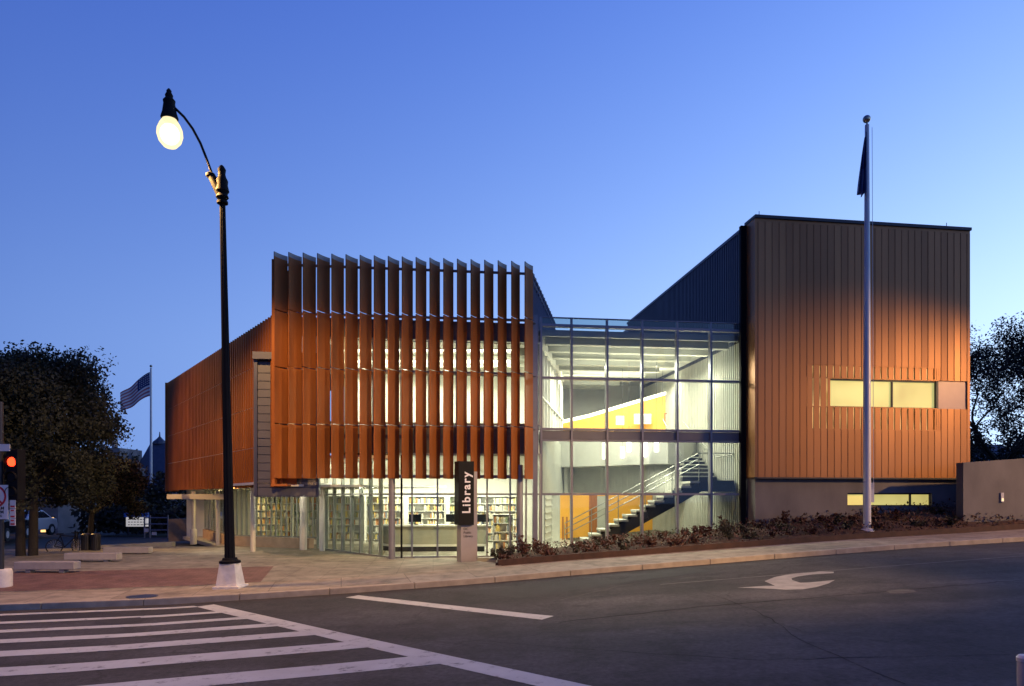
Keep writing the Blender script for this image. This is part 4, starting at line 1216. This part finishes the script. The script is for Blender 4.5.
for i, (p0, p1) in enumerate(((494, 508), (508.5, 518), (518.5, 525.5))):
    s2 = thing("parking_sign", (tx(15.5), TY - .1, tz(p1)), "narrow white parking plate beside the turn sign, " + ("topmost", "middle", "lowest")[i] + " of three", "sign", "parking plates on the signal pole")
    mb = MB(); mb.box(tx(12.6), tx(18.3), TY - .09, TY - .08, tz(p1), tz(p0)); mb.build("plate", "sign_white", s2)
    mb = MB(); mb.box(tx(13.4), tx(17.5), TY - .094, TY - .0905, tz(p1 - 2.4), tz(p1 - .8)); mb.box(tx(13.8), tx(16.8), TY - .094, TY - .0905, tz(p0 + 2.6), tz(p0 + 1.2)); mb.build("marking", "sign_red", s2)
mb = MB(); mb.box(TX - .02, tx(16), TY - .08, TY - .06, tz(509), tz(507)); mb.box(tx(15.2), tx(15.8), TY - .08, TY - .06, tz(525), tz(494))
tag(mb.build("sign_bracket", "dark_steel"), "dark bracket carrying the narrow parking plates", "bracket")
sn_ = thing("street_name_sign", (tx(5), TY - .12, tz(452)), "small white street name plate above the red signal", "sign")
mb = MB(); mb.box(tx(-9), tx(14.2), TY - .135, TY - .125, tz(451.5), tz(444.5)); mb.build("plate", "sign_white", sn_)

# benches
bench_pos = [(14, 77, 17.6, 562.0, "nearest long pale concrete bench, beside the twin tree trunks"), (64, 120, 20.4, 553.3, "middle concrete bench in front of the bicycles"), (103, 152, 23.2, 547.3, "farthest concrete bench, by the low kerb wall")]
def make_bench(w):
    t = thing("concrete_bench", (0, 0, 0), "", "bench", "concrete benches on the plaza")
    mb = MB(); mb.box(-w / 2, w / 2, -.16, .16, .09, .29); mb.build("seat", "bench", t, bevel=.015)
    for x in (-w * .29, w * .27):
        mb = MB(); mb.box(x - .06, x + .06, -.10, .10, 0, .092); mb.build("leg", "bench", t)
    return t
for i, (a, b, Y, top, lb_) in enumerate(bench_pos):
    w = (b - a - 4) / F * Y
    t = make_bench(w); X = wx((a + b - 4) / 2, Y)
    zt2 = wz(top, Y)
    t.location = (X, Y + .16, zt2 - .29); t.rotation_euler = (0, 0, R(2)); t["label"] = lb_

# ------------------------------------------------------------------ trees and shrubs
def leaf_cloud(mb, c, rad, n, size, rnd, squash=.8):
    for _ in range(n):
        while True:
            p = Vector((rnd.uniform(-1, 1), rnd.uniform(-1, 1), rnd.uniform(-1, 1)))
            if p.length < 1: break
        p = Vector((p.x * rad, p.y * rad, p.z * rad * squash)) + c
        d1 = Vector((rnd.gauss(0, 1), rnd.gauss(0, 1), rnd.gauss(0, 1))).normalized()
        d2 = d1.cross(Vector((rnd.gauss(0, 1), rnd.gauss(0, 1), rnd.gauss(0, 1)))).normalized()
        s = size * rnd.uniform(.6, 1.3)
        mb.face([p - d1 * s, p - d2 * s * .55 + d1 * s * .1, p + d1 * s, p + d2 * s * .55 + d1 * s * .1])
def limb(mb, p, d, L, r, depth, rnd, tips, spread=.75):
    n = 4; pts = [p]; rr = [r]
    for k in range(n):
        d = (d + Vector((rnd.gauss(0, .16), rnd.gauss(0, .16), rnd.gauss(.02, .10)))).normalized()
        pts.append(pts[-1] + d * L / n); rr.append(r * (1 - .42 * (k + 1) / n))
    mb.tube(pts, rr, 7 if depth > 1 else 5, cap=False)
    if depth == 0:
        tips.append(pts[-1]); tips.append(pts[-2]); return
    for k in range(rnd.choice((2, 3, 3))):
        dd = (d + Vector((rnd.gauss(0, spread), rnd.gauss(0, spread), rnd.gauss(.12, .4)))).normalized()
        limb(mb, pts[-1], dd, L * rnd.uniform(.62, .85), rr[-1] * .75, depth - 1, rnd, tips, spread)
    if depth < 4: tips.append(pts[-1])
def tree(name, base, h, r, seed, label, group, leafm, nleaf, lsize, stems=1, trunk_h=.3, lean=0.0, crad=.55, spread=.7, depth=4, lf=.23, low=None):
    rnd = random.Random(seed)
    t = thing(name, base, label, "tree", group)
    tr = MB(); tips = []
    B = Vector(base)
    for s_ in range(stems):
        o = Vector(((s_ - (stems - 1) / 2) * .33, rnd.uniform(-.1, .1), -.2))
        p0 = B + o; top = B + o * 1.3 + Vector((lean + rnd.uniform(-.1, .1), 0, h * trunk_h))
        tr.tube([p0, p0 + (top - p0) * .1, top], [r * 1.5, r * 1.05, r * .8], 12, cap=False)
        for k in range(4 if stems == 1 else 3):
            a = 2 * math.pi * (k + rnd.random() * .6) / 4
            limb(tr, top, Vector((math.cos(a) * .75, math.sin(a) * .75, .85)).normalized(), h * lf, r * .6, depth - 1, rnd, tips, spread)
    tr.build("trunk", "bark", t, smooth=True)
    cr = MB(); per = max(1, int(nleaf / len(tips)))
    for q_ in tips: leaf_cloud(cr, q_, crad * rnd.uniform(.6, 1.3), int(per * rnd.uniform(.5, 1.5)), lsize, rnd)
    if low:
        n_, R_, z0_, z1_ = low
        for _ in range(n_):
            a = rnd.uniform(0, 6.283); q_ = R_ * math.sqrt(rnd.random())
            leaf_cloud(cr, B + Vector((q_ * math.cos(a), q_ * math.sin(a), rnd.uniform(z0_, z1_))), crad * rnd.uniform(.5, .95), int(per * 1.6) + 60, lsize, rnd)
    cr.build("crown", leafm, t)
    return t
tY = 22.6
tree("plaza_tree", (wx(26, tY), tY, -.05), 9.0, .14, 11, "large dark leafy tree with twin trunks behind the nearest bench", "plaza trees", "leaf", 52000, .06, stems=2, trunk_h=.30, crad=.72, spread=.72, lf=.19, low=(70, 2.7, 1.9, 4.6))
tree("plaza_tree", (wx(-8, 25), 25.0, -.05), 8.6, .17, 5, "tall dark tree cut by the frame edge behind the signal", "plaza trees", "leaf", 18000, .075, trunk_h=.28, crad=.7)
tree("plaza_tree", (wx(88, 28), 28.0, -.05), 6.0, .11, 23, "lower dark tree nearer the distant flagpole, behind the bins", "plaza trees", "leaf2", 15000, .07, trunk_h=.26, crad=.5, lf=.165, low=(30, 1.5, 1.7, 3.6))
tree("bare_tree", (wx(1002, 36), 36.0, 2.0), 13.0, .24, 31, "sparse dark tree with bare branching beyond the bronze block", "trees beyond the block", "leaf2", 46000, .066, trunk_h=.12, crad=1.0, spread=.66, depth=5, low=(60, 4.0, 2.2, 6.5))
tree("bare_tree", (wx(1075, 42), 42.0, 2.3), 13.5, .24, 47, "sparse tree at the frame edge above the concrete wall", "trees beyond the block", "leaf2", 22000, .075, trunk_h=.2, crad=.75, depth=5)

def shrub(X, Y, h, w, seed, label, m, group, n=170, ls=.05, name="shrub"):
    rnd = random.Random(seed); z = G(X, Y) + .13
    t = thing(name, (X, Y, z), label, "shrub", group)
    st_ = MB(); lf = MB()
    for k in range(7):
        a = rnd.uniform(0, 6.28); tip = Vector((X + math.cos(a) * w * rnd.uniform(.3, 1), Y + math.sin(a) * w * .7, z + h * rnd.uniform(.6, 1.1)))
        st_.tube([(X, Y, z - .05), Vector((X, Y, z)).lerp(tip, .5) + Vector((0, 0, h * .1)), tip], [.010, .007, .004], 5, cap=False)
        for f in (.45, .7, .95): leaf_cloud(lf, Vector((X, Y, z)).lerp(tip, f), w * .38, n // 21, ls, rnd)
    st_.build("stem", "bark", t); lf.build("foliage", m, t)
rnd = random.Random(3)
nsh = 0
kinds = [("small reddish brown shrub", "shrub"), ("small olive green shrub", "shrub_g")]
s = .6; row = 0
near = ["beside the sign pylon", "below the atrium glass", "in front of the stair glass", "by the dark atrium column", "along the concrete base", "around the silver flagpole foot", "under the lit base window", "in front of the concrete wall", "beyond the frame's edge along the wall"]
while s < 17:
    for n_ in (SW + .55, SW + 1.5, SW + 2.6):
        X, Y = from_sn(s + rnd.uniform(-.25, .25), n_ + rnd.uniform(-.25, .25))
        if Y > front_y(X) - .25 or rnd.random() < .18: continue
        k = 0 if rnd.random() < .68 else 1
        px = CX + F * X / Y
        where = near[min(8, max(0, sum(px > b for b in (520, 600, 690, 755, 845, 885, 940, 1024))))]
        shrub(X, Y, (rnd.uniform(.42, .62) if rnd.random() < .07 else rnd.uniform(.12, .33)), rnd.uniform(.14, .34), nsh, kinds[k][0] + " in the mulch bed " + where, kinds[k][1], kinds[k][0] + "s " + where)
        nsh += 1
    s += .62
# ground cover of low growth
gc = MB(); rnd = random.Random(9)
for _ in range(12000):
    i = rnd.uniform(0, ns - 1e-3); s_ = .2 + rnd.uniform(0, 70) * .42 * .75
    X0, Y0 = from_sn(s_, SW); Y1 = max(front_y(X0) - .15, Y0 + .7)
    X, Y = X0, Y0 + (Y1 - Y0) * rnd.random()
    c = Vector((X, Y, G(X, Y) + .13 + rnd.random() ** 1.6 * .30))
    d1 = Vector((rnd.gauss(0, 1), rnd.gauss(0, 1), rnd.gauss(0, .7))).normalized(); d2 = d1.cross(Vector((0, 0, 1))).normalized()
    s2 = rnd.uniform(.025, .07)
    gc.face([c - d1 * s2, c - d2 * s2 * .5, c + d1 * s2, c + d2 * s2 * .5], 0 if rnd.random() < .75 else 1)
tag(gc.build("ground_cover", ["shrub", "shrub_g"]), "low reddish ground cover and leaf litter over the mulch bed", "ground cover", None, "stuff")

# far hedges at the left
def hedge(X0, X1, Y, h, d, seed, label):
    rnd = random.Random(seed); mb = MB()
    for _ in range(int(5200 * (X1 - X0) * h / 20)):
        X = rnd.uniform(X0, X1); yy = Y + rnd.uniform(0, d); z = rnd.uniform(-.1, 1) ** .8 if False else rnd.uniform(-.1, 1)
        z *= h * (1 + .22 * math.sin(X * 1.7 + seed) + .12 * math.sin(X * 4.1))
        p = Vector((X, yy, z)); d1 = Vector((rnd.gauss(0, 1), rnd.gauss(0, 1), rnd.gauss(0, 1))).normalized(); d2 = d1.cross(Vector((rnd.gauss(0, 1), 1, rnd.gauss(0, 1)))).normalized(); s = rnd.uniform(.10, .2)
        mb.face([p - d1 * s, p - d2 * s * .6, p + d1 * s, p + d2 * s * .6])
    return tag(mb.build("hedge", "leaf2"), label, "hedge")
hedge(wx(128, 44), wx(178, 44), 43, 3.0, 2.5, 1, "tall dark hedge at the foot of the distant flagpole")
hedge(wx(70, 40), wx(176, 40), 40, 1.5, 2.0, 2, "long low dark hedge behind the bins and noticeboard")
hedge(wx(-40, 56), wx(120, 56), 56, 5.6, 3, 5, "dark hedge far down the side street behind the parked cars")
hedge(wx(176, 50), wx(240, 50), 50, 4.2, 2.5, 3, "dark hedge seen under the wing behind the posts")
hedge(wx(960, 62), wx(1090, 62), 62, 6.6, 3, 4, "dark hedge behind the concrete wall at the slope top")

# ------------------------------------------------------------------ things at the left background
lw = MB(); a, b = at(100, 551, 27), at(172, 549, 29)
lw.hexa([(a.x, a.y, -.2), (b.x, b.y, -.2), (b.x, b.y + .3, -.2), (a.x, a.y + .3, -.2)], [(a.x, a.y, .05), (b.x, b.y, .05), (b.x, b.y + .3, .05), (a.x, a.y + .3, .05)])
tag(lw.build("low_wall", "bench"), "low pale kerb wall between the plaza and the hedge", "wall")
tw = MB(); a, b = Vector((wx(168.5, 34.5), 34.5, 0)), Vector((wx(243, 35.5), 35.5, 0))
tw.hexa([(a.x, a.y, -.3), (b.x, b.y, -.3), (b.x, b.y + .25, -.3), (a.x, a.y + .25, -.3)], [(a.x, a.y, .84), (b.x, b.y, .84), (b.x, b.y + .25, .84), (a.x, a.y + .25, .84)])
tag(tw.build("yard_wall", "stone"), "tan masonry yard wall behind the posts under the wing", "wall")

nb_ = thing("noticeboard", (wx(136, 38), 38, -.1), "white noticeboard with a blue header strip before the hedge", "sign")
mb = MB(); mb.box(wx(126.5, 38), wx(147.5, 38), 37.95, 38.1, wz(526.5, 38), wz(517.2, 38)); mb.build("board", "board_glow", nb_)
mb = MB(); mb.box(wx(124.5, 38), wx(148, 38), 37.93, 38.12, wz(517, 38), wz(512.8, 38)); mb.build("header", "sign_blue", nb_)
mb = MB()
for px in (128, 146): mb.box(wx(px, 38) - .03, wx(px, 38) + .03, 38.0, 38.06, -.2, wz(526.5, 38))
mb.build("legs_frame", "dark_steel", nb_)
mb = MB(); rnd = random.Random(2)
for r in range(3):
    x = wx(128.5, 38)
    while x < wx(145, 38):
        w_ = rnd.uniform(.06, .16); mb.box(x, min(x + w_, wx(146, 38)), 37.944, 37.949, wz(519.7 + r * 2.7, 38), wz(519.0 + r * 2.7, 38)); x += w_ + .05
mb.build("notice_marks", "sign_black", nb_)
gt = thing("yard_gate", (wx(156, 36), 36, -.1), "dark tubular gate with two small pale plates beside the yard wall", "gate")
mb = MB(); x0, x1 = wx(144.5, 36), wx(168, 36)
for z in (.95, .62, .3): mb.tube([(x0, 36, z - .1), (x1, 36, z - .1)], .03, 8)
for px in (144.5, 150, 168): mb.tube([(wx(px, 36), 36, -.2), (wx(px, 36), 36, .98)], .04, 8)
mb.build("gate_frame", "steel", gt)
for a, b, c_, d2_ in ((144.8, 149, 528.5, 532), (152.5, 157, 532, 535)):
    mb = MB(); mb.box(wx(a, 36), wx(b, 36), 35.92, 35.95, wz(d2_, 36), wz(c_, 36)); mb.build("plate", "sign_white", gt)

for i, (px, lb_) in enumerate(((86, "dark slatted litter bin next to the bicycles"), (95.5, "dark slatted litter bin nearest the low kerb wall"))):
    bY = 24.9; X = wx(px, bY)
    t = thing("litter_bin", (X, bY, -.05), lb_, "litter bin", "litter bins on the plaza")
    mb = MB(); n = 18
    for k in range(n):
        a = 2 * math.pi * k / n
        c = Vector((X + .15 * math.cos(a), bY + .15 * math.sin(a), 0)); tdir = Vector((-math.sin(a), math.cos(a), 0)) * .019; nd_ = Vector((math.cos(a), math.sin(a), 0)) * .012
        q4 = [c - tdir - nd_, c + tdir - nd_, c + tdir + nd_, c - tdir + nd_]
        mb.hexa([(v.x, v.y, .0) for v in q4], [(v.x, v.y, .58) for v in q4])
    mb.build("slatted_side", "dark_steel", t)
    mb = MB(); mb.lathe((X, bY, -.02), [(.135, 0), (.135, .55)], 18); mb.build("liner", "black", t)
    mb = MB(); mb.lathe((X, bY, .57), [(.17, 0), (.17, .03), (.12, .07), (.08, .07)], 18); mb.build("lid", "dark_steel", t)

def bicycle(X, Y, rz, label):
    t = thing("bicycle", (0, 0, 0), label, "bicycle", "bicycles parked on the plaza")
    r = .25
    for x in (-.38, .38):
        w = MB(); pts = [(x + r * math.cos(a * math.pi / 12), 0, .27 + r * math.sin(a * math.pi / 12)) for a in range(25)]
        w.tube(pts, .016, 6, cap=False); wh = w.build("wheel", "tyre", t)
        sp_ = MB()
        for k in range(9):
            a = k * math.pi / 9; sp_.tube([(x - r * math.cos(a), 0, .27 - r * math.sin(a)), (x + r * math.cos(a), 0, .27 + r * math.sin(a))], .003, 4)
        sp_.build("spokes", "pole", wh)
    f = MB(); A, B_, C_, D_ = (-.38, 0, .27), (-.08, 0, .24), (-.2, 0, .66), (.27, 0, .62)
    for a, b in ((A, B_), (A, C_), (B_, C_), (C_, D_), (B_, D_), (D_, (.38, 0, .27)), (D_, (.25, 0, .74))): f.tube([a, b], .015, 7)
    f.build("bike_frame", "black", t)
    h = MB(); h.tube([(.32, -.2, .76), (.25, -.08, .76), (.25, .08, .76), (.32, .2, .76)], .013, 6); h.build("handlebar", "black", t)
    s_ = MB(); s_.hexa([(-.32, -.06, .70), (-.10, -.02, .70), (-.10, .02, .70), (-.32, .06, .70)], [(-.32, -.06, .74), (-.10, -.02, .74), (-.10, .02, .74), (-.32, .06, .74)]); s_.tube([(-.2, 0, .62), (-.21, 0, .7)], .012, 6); s_.build("saddle", "black", t)
    t.location = (X, Y, -.08); t.rotation_euler = (0, 0, rz)
bicycle(wx(67, 24.6), 24.6, R(35), "dark bicycle parked nearer the tree trunks")
bicycle(wx(76, 25.0), 25.0, R(-48), "dark bicycle parked against the litter bins")

def car(loc, rz, label, paint, front_lit):
    t = thing("parked_car", (0, 0, 0), label, "car", "cars on the side street")
    prof = [(-2.05, .35), (-2.1, .75), (-1.9, .95), (-1.15, 1.0), (-.55, 1.42), (.75, 1.45), (1.45, 1.0), (2.0, .92), (2.1, .62), (2.05, .33)]
    mb = MB(); i = len(mb.v)
    for y, ins in ((-.85, 0), (.85, 0)):
        for x, z in prof: mb.v.append(Vector((x, y * (.84 if z > 1.2 else 1), z)))
    n = len(prof); mb.grid_faces(i, [tuple(range(n - 1, -1, -1)), tuple(range(n, 2 * n))] + [(k, (k + 1) % n, n + (k + 1) % n, n + k) for k in range(n)])
    mb.build("body", paint, t, bevel=.05)
    mb = MB()
    mb.face([(-1.12, -.78, 1.03), (-.60, -.68, 1.40), (-.60, .68, 1.40), (-1.12, .78, 1.03)]); mb.face([(1.40, -.78, 1.04), (.80, -.68, 1.43), (.80, .68, 1.43), (1.40, .78, 1.04)])
    for v in mb.v: v.x += .03 if v.x > 0 else -.03
    for y in (-1, 1): mb.face([(-1.0, y * .862, 1.02), (-.52, y * .745, 1.36), (.70, y * .745, 1.38), (1.25, y * .862, 1.02)])
    mb.build("windows_glass", "dark_glass", t)
    for x in (-1.3, 1.35):
        for y in (-.8, .8):
            mb = MB(); mb.tube([(x, y - .1, .32), (x, y + .1, .32)], .32, 20); w = mb.build("wheel", "tyre", t)
            mb = MB(); mb.tube([(x, y - .108, .32), (x, y + .108, .32)], .18, 14); mb.build("rim", "pole", w)
    for y in (-.62, .62):
        mb = MB(); mb.tube([(2.05, y, .68), (2.13, y, .68)], [.13, .11], 14); mb.build("headlight", "head_lit" if front_lit else "pole", t)
        mb = MB(); mb.box(-2.13, -2.04, y - .16, y + .16, .66, .84); mb.build("taillight", "sign_red" if front_lit else "tail_lit", t)
    mb = MB(); mb.box(-2.13, -2.08, -.26, .26, .50, .63); mb.build("number_plate", "sign_white", t)
    t.location = loc; t.rotation_euler = (0, 0, rz)
    return t
car((wx(-3, 34), 34, -.18), R(-72), "dark car with lit headlights facing the crosswalk, left of the tree", "car_dark", True)
car((wx(22, 38), 38, -.25), R(98), "pale car seen from behind with red tail lights between the trunks and signs", "car_white", False)
car((wx(214, 41), 41, -.25), R(75), "dark car parked behind the yard wall under the wing", "car_dark", False)

shp = thing("corner_kiosk", (wx(24, 43), 43, -.4), "low kiosk with warm lit windows down the side street behind the trunks", "kiosk")
mb = MB(); mb.box(wx(-30, 43), wx(58, 43), 43, 47, -.6, 1.7); mb.build("wall", "church", shp)
for a, b in ((2, 13), (26, 33), (41, 48), (51, 55.5)):
    mb = MB(); mb.box(wx(a, 43), wx(b, 43), 42.93, 42.97, -.32, .72); f = mb.build("window", "dark_steel", shp)
    mb = MB(); mb.box(wx(a, 43) + .05, wx(b, 43) - .05, 42.90, 42.925, -.27, .66); mb.build("pane", "shop_lit", f)
mb = MB(); mb.box(wx(-32, 43), wx(60, 43), 42.5, 47.3, 1.7, 1.9); mb.build("roof", "slate", shp)
for px, Y, lb_ in ((35, 40, "small distant street lamp lit white between the trunks"), (47, 41, "small distant street lamp lit white just right of the trunks")):
    X = wx(px, Y); t = thing("distant_lamp", (X, Y, -.2), lb_, "street lamp", "distant lamps down the side street")
    mb = MB(); mb.tube([(X, Y, -.2), (X, Y, .35)], .05, 8); mb.build("pole", "black", t)
    mb = MB(); mb.ball((X, Y, .45), .11, 8); mb.build("globe", "pendant", t, smooth=True)

# church
ch = thing("church", (wx(140, 85), 85, 0), "grey stone church with slate roof and buttressed tower beyond the trees", "church")
cY = 85.0
def cx(px): return wx(px, cY)
def cz(p_): return wz(p_, cY)
mb = MB(); mb.box(cx(118), cx(129), cY - 2, cY + 3, -.5, cz(449)); mb.box(cx(122), cx(130), cY - 2.4, cY - 1.5, -.5, cz(480)); mb.box(cx(117), cx(119), cY - 2.4, cY - 1.9, -.5, cz(462))
mb.box(cx(122), cx(124.5), cY - 2.2, cY - 1.4, cz(449), cz(441))
mb.build("tower", "church", ch)
mb = MB(); mb.box(cx(126), cx(210), cY, cY + 10, -.5, cz(487)); mb.build("nave_wall", "church", ch)
mb = MB(); a, b = cx(127), cx(212)
mb.hexa([(a, cY - .3, cz(487)), (b, cY - .3, cz(487)), (b, cY + 10, cz(487)), (a, cY + 10, cz(487))], [(a + .5, cY + 4.6, cz(440)), (b, cY + 4.6, cz(440)), (b, cY + 5.4, cz(440)), (a + .5, cY + 5.4, cz(440))]); mb.build("roof", "slate", ch)
mb = MB(); a, b, c_ = cx(128), cx(141), cx(134.5)
mb.face([(a, cY - 1, -.5), (b, cY - 1, -.5), (b, cY - 1, cz(468)), (c_, cY - 1, cz(452)), (a, cY - 1, cz(468))]); mb.hexa([(b - .02, cY - 1, -.5), (b, cY - 1, -.5), (b, cY + 1, -.5), (b - .02, cY + 1, -.5)], [(b - .02, cY - 1, cz(468)), (b, cY - 1, cz(468)), (b, cY + 1, cz(468)), (b - .02, cY + 1, cz(468))])
mb.build("gable", "church", ch)
mb = MB(); mb.lathe((cx(139), cY + 5, cz(441)), [(.9, 0), (.8, .3), (.35, .7), (.1, 1.0), (.05, 1.6)], 10); mb.build("cupola", "slate", ch)
for px in (121, 133.5, 150, 160):
    mb = MB(); yy = cY - 2.03 if px < 125 else (cY - 1.03 if px < 140 else cY - .03); x = cx(px); w_ = .35; z0 = cz(500); z1 = cz(478) if px < 140 else cz(492)
    mb.face([(x - w_, yy, z0), (x + w_, yy, z0), (x + w_, yy, z1 - .5), (x, yy, z1), (x - w_, yy, z1 - .5)]); mb.build("lancet_window", "dark_glass", ch)

# ------------------------------------------------------------------ right: concrete wall, house, bollard
w0 = Vector((wx(963, 21.9), 21.9, 0)); w1 = w0 + Vector((14, 1.4, 0))
mb = MB()
zw = wz(462.5, 21.9)
def wallseg(f0, f1, h0, h1):
    a = w0.lerp(w1, f0); b = w0.lerp(w1, f1)
    mb.hexa([(a.x, a.y, .6), (b.x, b.y, .6), (b.x, b.y + .35, .6), (a.x, a.y + .35, .6)], [(a.x, a.y, h0), (b.x, b.y, h1), (b.x, b.y + .35, h1), (a.x, a.y + .35, h0)])
for k in range(6): wallseg(k / 6 + .0008, (k + 1) / 6 - .0008, zw + .16 * k, zw + .16 * (k + 1))
RW = tag(mb.build("retaining_wall", "concrete"), "plain cast concrete retaining wall at the end of the bronze block", "wall")
sl_ = thing("wall_light", at(1000, 502, 22.0), "small lit marker light low on the concrete wall", "light")
p = w0.lerp(w1, (wx(1000, 22.1) - w0.x) / 14)
sl_.location = (p.x, p.y, wz(502, p.y))
mb = MB(); z = wz(502, p.y); mb.box(p.x - .045, p.x + .045, p.y - .05, p.y - .003, z, z + .30); mb.build("case", "pole", sl_)
mb = MB(); mb.box(p.x - .03, p.x + .03, p.y - .058, p.y - .051, z + .03, z + .12); mb.build("lens", "step_lit", sl_)

hs2 = thing("house", (wx(1005, 75), 75, 2.2), "dark gabled house roof behind the concrete wall", "house")
mb = MB(); a, b = wx(978, 75), wx(1045, 75); mb.box(a, b, 75, 83, 1.5, wz(466, 75)); mb.build("wall", "church", hs2)
mb = MB(); c_ = (a + b) / 2 - 1; z0, z1 = wz(467, 75), wz(442, 75)
mb.hexa([(a - .4, 74.6, z0), (b + .4, 74.6, z0), (b + .4, 83.4, z0), (a - .4, 83.4, z0)], [(a + 2, 78.8, z1), (b - 2, 78.8, z1), (b - 2, 79.2, z1), (a + 2, 79.2, z1)]); mb.build("roof", "slate", hs2)

bp = Vector((wx(1026, 5.6), 5.6, 0)); bgz = G(bp.x, bp.y)
bo = thing("bollard", (bp.x, bp.y, bgz), "grey metal bollard cut by the frame corner on the near asphalt", "bollard")
zt3 = wz(657, 5.6)
mb = MB(); mb.lathe((bp.x, bp.y, bgz - .05), [(.062, 0), (.062, zt3 - bgz), (.058, zt3 - bgz + .02)], 24); mb.build("post", "bench", bo, smooth=True)
mb = MB(); mb.lathe((bp.x, bp.y, zt3 - .035), [(.066, 0), (.068, .03), (.05, .05), (.001, .055)], 24); mb.build("cap", "pole", bo, smooth=True)
# small covers in the pavement
for px, py_, lb_ in ((142, 596.5, "round dark utility cover in the pavement near the crosswalk"),):
    p = hit(px, py_, .12); mb = MB(); 
    for j in range(3): pass
    n = 24
    mb.prism([(p.x + .30 * math.cos(2 * math.pi * k / n), p.y + .30 * math.sin(2 * math.pi * k / n)) for k in range(n)], p.z - .05, p.z + .004)
    tag(mb.build("utility_cover", "dark_steel"), lb_, "utility cover")

# ------------------------------------------------------------------ sky and sun
w = bpy.data.worlds.new("World"); scene.world = w; w.use_nodes = True
nt = w.node_tree; nt.nodes.clear()
out = nd(nt, "ShaderNodeOutputWorld"); bg = nd(nt, "ShaderNodeBackground")
sky = nd(nt, "ShaderNodeTexSky", sky_type="NISHITA")
sky.sun_disc = False
SUN_EL, SUN_ROT = R(.5), R(62)
sky.sun_elevation = SUN_EL; sky.sun_rotation = SUN_ROT
sky.altitude = 100; sky.air_density = 1.0; sky.dust_density = .4; sky.ozone_density = 4.0
# dusk glow: deep blue overhead, paler towards where the sun has set, per colour channel
tc = nd(nt, "ShaderNodeTexCoord")
sep = nd(nt, "ShaderNodeSeparateXYZ"); nt.links.new(tc.outputs["Generated"], sep.inputs[0])
def mth(op, a, b=None, c=None):
    n = nd(nt, "ShaderNodeMath", operation=op)
    for k, v in enumerate((a, b, c)):
        if v is None: continue
        if hasattr(v, "is_linked"): nt.links.new(v, n.inputs[k])
        else: n.inputs[k].default_value = v
    return n.outputs[0]
el = mth("MULTIPLY", mth("ARCSINE", sep.outputs[2]), 57.2958)
el = mth("SMOOTH_MAX", el, 11.0, 6.0)
dt = nd(nt, "ShaderNodeVectorMath", operation="DOT_PRODUCT"); nt.links.new(tc.outputs["Generated"], dt.inputs[0])
dt.inputs[1].default_value = (math.sin(R(60)), math.cos(R(60)), 0)
ds = mth("MULTIPLY", mth("ARCCOSINE", dt.outputs["Value"]), 57.2958)
ds = mth("ADD", ds, mth("MULTIPLY", mth("MAXIMUM", mth("SUBTRACT", ds, 95.0), 0.0), .5))
cmb = nd(nt, "ShaderNodeCombineXYZ")
for k, (c0, b_, e_c) in enumerate(((.72, -.0205, -.045), (.85, -.0172, -.034), (.82, -.0105, -.012))):
    v = mth("EXPONENT", mth("ADD", mth("MULTIPLY_ADD", ds, b_, c0), mth("MULTIPLY", el, e_c)))
    nt.links.new(v, cmb.inputs[k])
add = nd(nt, "ShaderNodeVectorMath", operation="MULTIPLY_ADD")
nt.links.new(sky.outputs[0], add.inputs[0]); add.inputs[1].default_value = (.02, .02, .02); nt.links.new(cmb.outputs[0], add.inputs[2])
nt.links.new(add.outputs[0], bg.inputs[0]); bg.inputs[1].default_value = 1.0
nt.links.new(bg.outputs[0], out.inputs[0])
sl2 = bpy.data.lights.new("sun", "SUN"); sl2.energy = .02; sl2.angle = R(8); sl2.color = (1, .75, .6)
so = bpy.data.objects.new("sun", sl2); COL.objects.link(so)
d = Vector((math.sin(SUN_ROT) * math.cos(SUN_EL), math.cos(SUN_ROT) * math.cos(SUN_EL), math.sin(SUN_EL)))
so.rotation_euler = d.to_track_quat("Z", "Y").to_euler()

scene.view_settings.view_transform = "Standard"
scene.view_settings.look = "None"
scene.view_settings.exposure = 0
scene.view_settings.gamma = 1
scene.view_settings.use_curve_mapping = False
scene.cycles.use_denoising = True
scene.cycles.max_bounces = 6
scene.cycles.transparent_max_bounces = 16
scene.cycles.caustics_reflective = False
scene.cycles.caustics_refractive = False
scene.cycles.sample_clamp_indirect = 4
